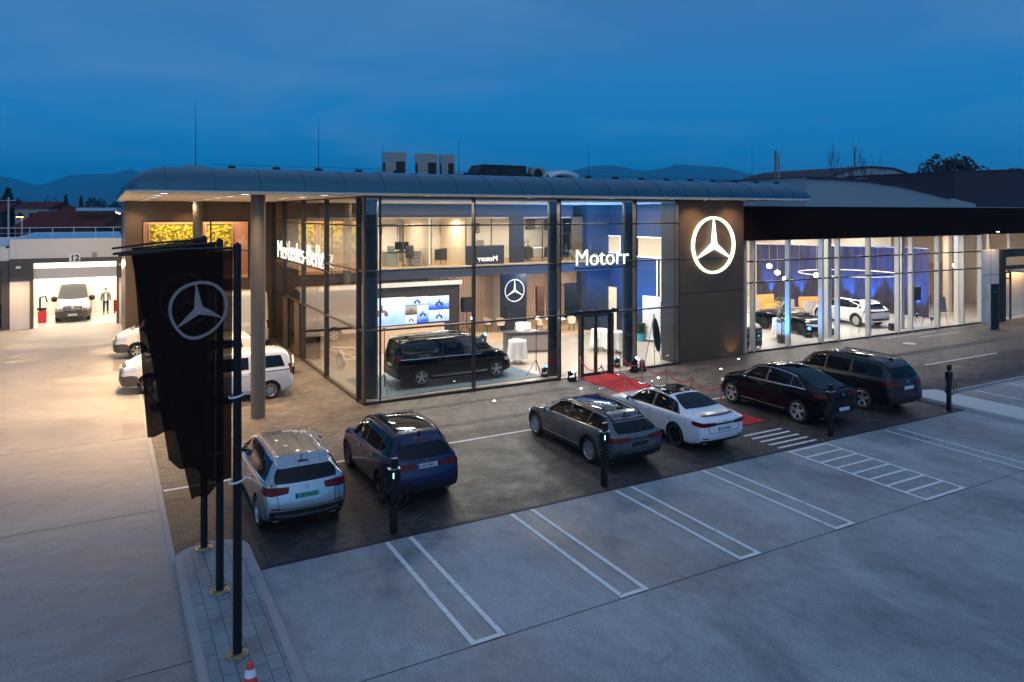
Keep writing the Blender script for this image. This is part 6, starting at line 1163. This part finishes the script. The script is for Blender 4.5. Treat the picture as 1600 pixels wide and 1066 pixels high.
# ------------------------------------------------------------------ background
def tree(name,lb,loc,h,w_,m,n=900,kind='round',grp='dark trees on the skyline',bare=False):
    t=T(name,lb,'tree',loc,0,grp); b=MB(); b.tube([(0,0,0),(0,0,h*.35),(.1,0,h*.8)],[w_*.06+.05,w_*.04+.04,.03],7)
    tips=[]
    for i in range(9 if not bare else 22):
        a=rnd.random()*2*PI; z0=h*rnd.uniform(.25,.6); rr=w_*.42*rnd.uniform(.5,1); e_=(rr*math.cos(a),rr*math.sin(a),min(h*.97,z0+h*rnd.uniform(.2,.42))); b.tube([(0,0,z0),(e_[0]*.5,e_[1]*.5,(z0+e_[2])/2+.1),e_],[w_*.02+.02,.03,.015],5); tips.append(e_)
        if bare:
            for k in range(7): b.tube([e_,(e_[0]+rnd.uniform(-.1,.1)*w_,e_[1]+rnd.uniform(-.1,.1)*w_,e_[2]+rnd.uniform(.02,.2)*h)],.018,3)
    b.out('trunk','bark' if not bare else 'leaf_twig',t)
    if not bare:
        l=MB(); cl=[(rnd.uniform(-.36,.36)*w_,rnd.uniform(-.36,.36)*w_,h*rnd.uniform(.42,.86),w_*rnd.uniform(.12,.24)) for _ in range(16)]
        for i in range(n):
            if kind=='cone':
                z=h*(.08+.92*rnd.random()); rr=w_*.5*(1-z/h)**.7*rnd.uniform(.5,1.05); a=rnd.random()*2*PI; c=Vector((rr*math.cos(a),rr*math.sin(a),z))
            else:
                cx,cy,cz,cr_=cl[rnd.randrange(16)]; v=Vector((rnd.gauss(0,1),rnd.gauss(0,1),rnd.gauss(0,1))).normalized()*cr_*rnd.uniform(.6,1.15); c=Vector((cx,cy,cz))+v; 
            s_=h*.03*rnd.uniform(.5,1.3); d=Vector((rnd.gauss(0,1),rnd.gauss(0,1),rnd.gauss(0,1))).normalized(); q=d.orthogonal().normalized(); u=d.cross(q)
            l.add([c-q*s_,c-u*s_*.5,c+q*s_,c+u*s_*.5],[(0,1,2,3)])
        l.out('crown',m,t,fixn=False)
tree('conifer_tree','tall pointed dark tree at the far left edge',(-17.5,181.3,0),12.2,7,'leaf_dark',1400,'cone')
for i,(x,y,h,w_,k_,lb) in enumerate(((-24,178,10.5,9,'round','bushy dark tree at the far left edge'),(-14.5,178,10.2,8,'round','low dark tree right of the tall far left one'),(-11,177,10,8,'round','low dark tree before the pale house'),(-7.1,175.5,10.8,1.7,'cone','slim cypress, left of two'),(-4.4,175,10.5,1.7,'cone','slim cypress, right of two'),(-1.5,173,10.8,6,'round','broad dark tree right of the cypresses'),(2.5,171,10.3,6,'round','dark tree behind the red roof'),(6.5,168,9.9,6,'round','dark tree at the left tip of the canopy'))):
    tree('cypress_tree' if k_=='cone' else 'broadleaf_tree',lb,(x,y,0),h,w_,'leaf_dark',1000,k_)
tree('broadleaf_tree','large round dark tree crown beyond the dark box building',(133.2,74.8,0),17.6,19,'leaf_twig',9000)
tree('bare_tree','leafless tree left of the chimney',(97,72,0),16.3,5,'',0,bare=True); tree('bare_tree','small leafless tree right of the chimney',(101,70.5,0),15.6,4,'',0,bare=True)
h=T('vaulted_hall','grey-blue industrial hall with a curved roof, right of the showroom roof','building',(74,60,0)); pr=[(0,0),(36,0),(36,8.4),(29.5,9.26),(24.5,9.99),(18.7,10.76),(11,11.30),(5,11.45),(0,11.43)]
MB().prism_dir([(x,0,z) for x,z in pr],(0,18,0)).out('wall','hall_wall_grey',h); b=MB(); tp=[(29.7,9.30),(24.5,10.03),(18.7,10.80),(11,11.36),(5,11.50),(-.2,11.48)]; b.grid([[(x,y,z+.0) for x,z in tp] for y in (-.3,18.2)]).grid([[(x,-.3,z) for x,z in tp],[(x,-.3,z-.22) for x,z in tp]]); b.out('roof_edge','hall_dark',h)
h=T('barrel_vault_building','farther barrel-roofed building behind the grey-blue hall','building',(104,80,0)); pr=[(-3,0),(30,0),(30,12.4),(26.3,13.15),(23.5,13.6),(20.6,14.3),(17,14.97),(10.8,15.1),(6.5,14.7),(3.2,13.95),(.5,13.22),(-3,12.0)]
MB().prism_dir([(x,0,z) for x,z in pr],(0,20,0)).out('wall','hall_wall_grey',h); b=MB(); tp=pr[3:]; b.grid([[(x,-.3,z+.08) for x,z in tp],[(x,-.3,z-.18) for x,z in tp]]).grid([[(x,-.3,z+.08) for x,z in tp],[(x,20,z+.08) for x,z in tp]]); b.out('roof_edge','hall_dark',h)
h=T('box_building','dark flat-roofed box building at the far right','building',(108.3,62,0)); MB().prism_dir([(0,0,0),(30,0,0),(30,0,14.4),(0,0,13.1)],(0,20,0)).out('wall','hall_dark',h); MB().prism_dir([(-.1,-.1,13.1),(30,-.1,14.4),(30,-.1,14.55),(-.1,-.1,13.25)],(0,20,0)).out('parapet','frame_steel' if 0 else 'hall_dark',h)
h=T('low_dark_building','dark low building between the vault and the dark box','building',(108,76,0)); MB().box(0,0,0,24,2,12.7).out('wall','hall_dark',h); MB().box(0,-.05,12.7,24,2.05,12.85).out('coping','hall_wall_grey',h)
c=T('chimney','pair of slim steel chimneys behind the vaulted roof','chimney',(85.8,61,0)); MB().cyl((0,14,0),(0,14,16.2),.17,n=12).out('flue','brown_wall',c,smooth=True); MB().cyl((.7,14,0),(.7,14,15.9),.13,n=12).out('second_flue','ac_grey',c,smooth=True)
c=T('roof_mast','thin mast on the vaulted hall roof','mast',(92,62,10)); MB().cyl((0,0,0),(0,0,3.5),.06,.03,6).out('mast','post_black',c); MB().obox((0,0,.1),(.3,.3,.2)).out('foot','post_black',c)
# left background houses
def house(name,lb,x,y,w_,d,h0,h1,rm,wm='house_wall',rz=0,win=2):
    h=T(name,lb,'house',(x,y,0),rz); MB().box(0,0,0,w_,d,h0).out('wall',wm,h); MB().prism_dir([(-.3,-.3,h0),(-.3,d+.3,h0),(-.3,d/2,h1)],(w_+.6,0,0)).out('roof',rm,h)
    for i in range(win): f=MB().box(w_*(i+.5)/win-.4,-.05,h0-1.8,w_*(i+.5)/win+.4,0,h0-.8).out('window','house_window' if i==win-1 else 'hall_dark',h)
house('long_building','long low building with a dark red roof behind the workshop',-8.9,100,9.6,9,5.5,7.3,'roof_red','hall_dark',R(-29),0)
house('long_building','dark red roofed building with a paler ridge beside the canopy tip',-1.2,97.5,6,9,5.3,7.5,'roof_red','hall_dark',R(-29),3)
tag(MB().prism_dir([(-3.0,99.0,7.72),(1.1,96.7,7.72),(1.1,96.7,7.35),(-3.0,99.0,7.35)],(.6,1.1,0)).out('ridge_sheeting','roof_blue'),'pale blue metal strip along the red roof ridge','roof sheeting')
house('house','pale house with a lit greenish window among the left trees',-13.0,144.6,5.5,7,7.9,9.0,'roof_red','house_wall',R(-29),3); house('house','dark gabled house at the far left',-19,146,5,7,7.2,8.8,'roof_red','hall_dark',R(-29),2); house('house','dark gabled house right of the pale one',-7.5,141.5,6,7,6.5,8.2,'roof_red','hall_dark',R(-29),2)
l=T('street_lamp','street lamp with a glowing yellow head behind the workshop roof','street lamp',(-6.2,74.6,0)); MB().cyl((0,0,0),(0,0,6.7),.09,.06,8).out('post','lamp_post_warm' if 0 else 'house_wall',l); MB().obox((-.15,-.1,6.85),(.7,.3,.12)).out('head','post_black',l); MB().obox((-.15,-.1,6.76),(.5,.24,.05)).out('lens','lamp_yellow',l)
l=T('utility_pole','slim pale pole behind the workshop roof at the far left','pole',(-8.1,84.6,0)); MB().cyl((0,0,0),(0,0,8.63),.10,.07,8).out('pole','kerb_light',l); MB().obox((0,0,8.3),(1.2,.06,.06)).out('crossarm','kerb_light',l)
# mountains
def mount(pts,seed,name,dep=1400):
    b=MB(); n=160; rows=[]
    f=pchip([(i/(len(pts)-1),p[2]) for i,p in enumerate(pts)]); xs=[(i/(len(pts)-1)) for i in range(len(pts))]
    def base(t):
        i=min(int(t*(len(pts)-1)),len(pts)-2); q=t*(len(pts)-1)-i; return lerp(pts[i][0],pts[i+1][0],q),lerp(pts[i][1],pts[i+1][1],q)
    for j in range(9):
        k=j/8; row=[]
        for i in range(n+1):
            t=i/n; x,y=base(t); d=Vector((x,y,0)).normalized(); off=-dep*(1-k); z=f(t)*(k**.8)+(noise.fractal(Vector((x/260,y/260,seed)),1,2,5)*14*(k if j<8 else .6)); row.append((x+d.x*off,y+d.y*off,z if j else -20))
        rows.append(row)
    rows.append([(p[0]*1.15,p[1]*1.15,-20) for p in rows[-1]])
    struct(b.grid(rows),name,'mountain',smooth=True,fixn=False)
mat('mountain',(.035,.045,.05),.95,noise_amt=.3,noise_scale=.004)
mount([(-900,5100,150),(-503,4855,210),(-320,4753,161),(-167,4668,210),(47,4550,220),(108,4516,245),(200,4465,210),(413,4346,157),(800,4150,120)],1.5,'mountain_range')
mount([(1900,3600,120),(2156,3378,220),(2400,3242,269),(2584,3140,241),(2676,3090,255),(2737,3056,273),(2950,2937,255),(3165,2818,192),(3409,2682,160),(3900,2500,110)],4.2,'mountain_range')
hz=bpy.data.materials.new('haze_air'); hz.use_nodes=True; hz.node_tree.nodes.clear(); o_=nd(hz.node_tree,'ShaderNodeOutputMaterial'); v_=nd(hz.node_tree,'ShaderNodeVolumePrincipled'); v_.inputs['Color'].default_value=(.02,.62,1,1); v_.inputs['Density'].default_value=HAZE; v_.inputs['Anisotropy'].default_value=0; hz.node_tree.links.new(v_.outputs[0],o_.inputs['Volume']); MATS['haze_air']=hz
if HAZE: q=MB().box(-1500,-150,-60,4300,5600,290).out('haze','haze_air'); q['kind']='stuff'
# ------------------------------------------------------------------ lamps
def area(name,loc,sx,sy,pw,col,rot=(0,0,0),lb=None,spread=180):
    l=bpy.data.lights.new(name,'AREA'); l.shape='RECTANGLE'; l.size=sx; l.size_y=sy; l.energy=pw; l.color=col; l.spread=R(spread); o=bpy.data.objects.new(name,l); COL.objects.link(o); o.location=loc; o.rotation_euler=rot; return o
def spot(name,loc,tgt,pw,col,ang,bl=.5,r=.05):
    l=bpy.data.lights.new(name,'SPOT'); l.energy=pw; l.color=col; l.spot_size=R(ang); l.spot_blend=bl; l.shadow_soft_size=r; o=bpy.data.objects.new(name,l); COL.objects.link(o); o.location=loc; o.rotation_euler=(Vector(tgt)-Vector(loc)).to_track_quat('-Z','Y').to_euler(); return o
WARM=(1,.66,.36); WW=(1,.86,.70); NEU=(1,.92,.80)
# canopy downlights
di=0
for y in (25.2,28.5,32,35.5,39,42):
    for x in (1.6,4.0,6.6):
        if y==42 and x>4: continue
        d=T('downlight','small round recessed lamp in the cream canopy ceiling','downlight',(x,y,7.73),0,'recessed lamps in the canopy ceiling'); MB().cyl((0,0,-.02),(0,0,.0),.16,n=16).out('lens','lamp_white',d); MB().lathe([(.16,-.025),(.20,-.025),(.20,0),(.16,0)],n=18).out('rim','shirt_white',d)
        spot('canopy_lamp',(x,y,7.66),(x-(2.2 if x<3 else 0),y+(.6 if y<27 else 0),0),CAN_W*(.35 if y>41 else .7 if y>38 and x>3 else 1.8 if y>38 else 3.2 if x<3 and y>27 else .55 if y<27 else 1),WARM,128,.9,.12)

for x in (10.5,14.9,19,22.3,24.4,26.8):
    d=T('downlight','small round recessed lamp in the cream front eave','downlight',(x,25.35,7.73),0,'recessed lamps in the front eave'); MB().cyl((0,0,-.02),(0,0,.0),.09,n=14).out('lens','lamp_white',d); MB().lathe([(.09,-.025),(.12,-.025),(.12,0),(.09,0)],n=16).out('rim','shirt_white',d)
    spot('eave_lamp',(x,25.35,7.66),(x,25.6 if x<23.5 else 26.8,0),EAVE_W*(1 if x<23.5 else 1.8),WARM,130,.9,.1)

fl=T('floodlight','small floodlight on a bracket at the canopy corner lighting the workshop yard','lamp',(.72,44.2,7.2)); MB().box(-.05,-.05,-.05,.2,.05,.05).out('bracket','frame_steel',fl); MB().obox((-.12,.05,-.05),(.3,.34,.1),0,0,R(25)).out('head','shirt_white',fl,bevel=.01); MB().obox((-.14,.05,-.105),(.22,.26,.02),0,0,R(25)).out('lens','lamp_warm',fl)
spot('flood',(.45,44.4,6.95),(-3.2,52,2.5),FLOOD_W,(1,.78,.52),140,.9,.2)
for x in (50.3,54.5):
    d=T('downlight','recessed lamp under the black fascia at the '+('cream panel wall' if x<52 else 'far entrance portal'),'downlight',(x,26.05,5.9)); MB().box(-.2,-.1,0,.2,.25,.1).out('housing','fascia_black',d); MB().cyl((0,0,-.02),(0,0,0),.09,n=14).out('lens','lamp_white',d)
    spot('entrance_lamp',(x,26.05,5.85),(x,26.2,0),220,WARM,130,.9,.1)
# building lamps (interior ceiling panels etc.)
for x,y in ((11,29),(15.5,29),(20,29),(24.5,29),(11,33.3),(15.5,33.3),(20,33.3),(24.5,33.3)):
    area('ceiling_lamp',(x,y,7.55),1.6,.5,INT_W,NEU)
for x,y in ((18.8,38.6),(22.5,38.2),(25.6,38),(24.8,42.8),(26,41)): area('mezzanine_lamp',(x,y,3.60),1.0,.5,INT_W*.22,WW)
for x,y in ((10.8,38.8),(13.8,38.8),(16.7,38.8),(19.4,38.8),(23,38.8)): area('office_lamp',(x,y,6.77),1.4,.6,OFF_W,WW)
area('moss_lamp',(4.5,45.0,7.4),5,.6,300,WARM)
for x in (30,34,38,42,46,50):
    for y in (29.5,35.5,41.5): area('hall_lamp',(x,y,6.15),1.8,.4,HALL_W,(1,.84,.66) if x>46 or x<32 else NEU)
area('garage_lamp',(-1.7,57.4,4.15),4.5,5,GAR_W,(1,.86,.66)); area('dim_bay_lamp',(-9,56,4.1),4,1,60,WARM)
area('lobby_lamp',(54.5,26.9,3.25),3,.3,60,WARM)
for x,y in UL: spot('uplight_beam',(x,y,.33),(x+.36,y+.28,4.2),UP_W,(.01,.22,1),42,.6)
for x,y in ((22.9,36.6),(27,37.5)): pass
spot('blue_wash',(24.0,33.0,.4),(26.9,34,6.8),BW,(.01,.30,1),110,.8); spot('blue_wash',(20.6,27.6,.4),(21.2,27.2,7),BW*.35,(.01,.33,1),60,.8); spot('blue_wash',(22.5,34.0,.5),(23,36.9,7.2),BW*.6,(.01,.30,1),100,.8); spot('blue_wash',(17.6,34.9,.6),(19,36.9,7.4),BW*.3,(.03,.25,1),80,.8)
spot('blue_wash',(30.0,28.2,.5),(34,27,6.2),BW*.3,(.03,.3,1),120,.8)
spot('stage_beam',(17.2,25.6,.45),(16.8,20,0),25,(.8,.9,1),60,.7)
spot('panel_lamp',(26.9,25.75,.08),(26.95,26.25,.9),22,WARM,90,.9)
spot('blue_wash',(46.3,29.2,.4),(48.2,30.3,2.6),1500,(.01,.22,1),80,.8); spot('blue_wash',(45.2,33.0,.4),(47.3,33.6,2.6),800,(.01,.22,1),70,.8)
for x in (4.75,8.82,12.83,16.78,20.8,24.45): pass
spot('workshop_wall_lamp',(-4.66,52.6,3.9),(-4.7,50,0),YARD_W,WARM,165,.8,.15); spot('workshop_wall_lamp',(.4,52.6,3.9),(-.5,50,0),YARD_W,WARM,165,.8,.15)
scene.render.film_transparent=False

g=T('ground_light','small in-ground lamp washing the lower right corner of the taupe cladding','ground light',(26.9,25.75,.006)); MB().lathe([(.085,.0),(.085,.010),(.055,.014),(.055,.0)],n=18).out('rim','chrome',g); MB().lathe([(.001,.012),(.055,.012)],n=14).out('lens','lamp_warm',g)
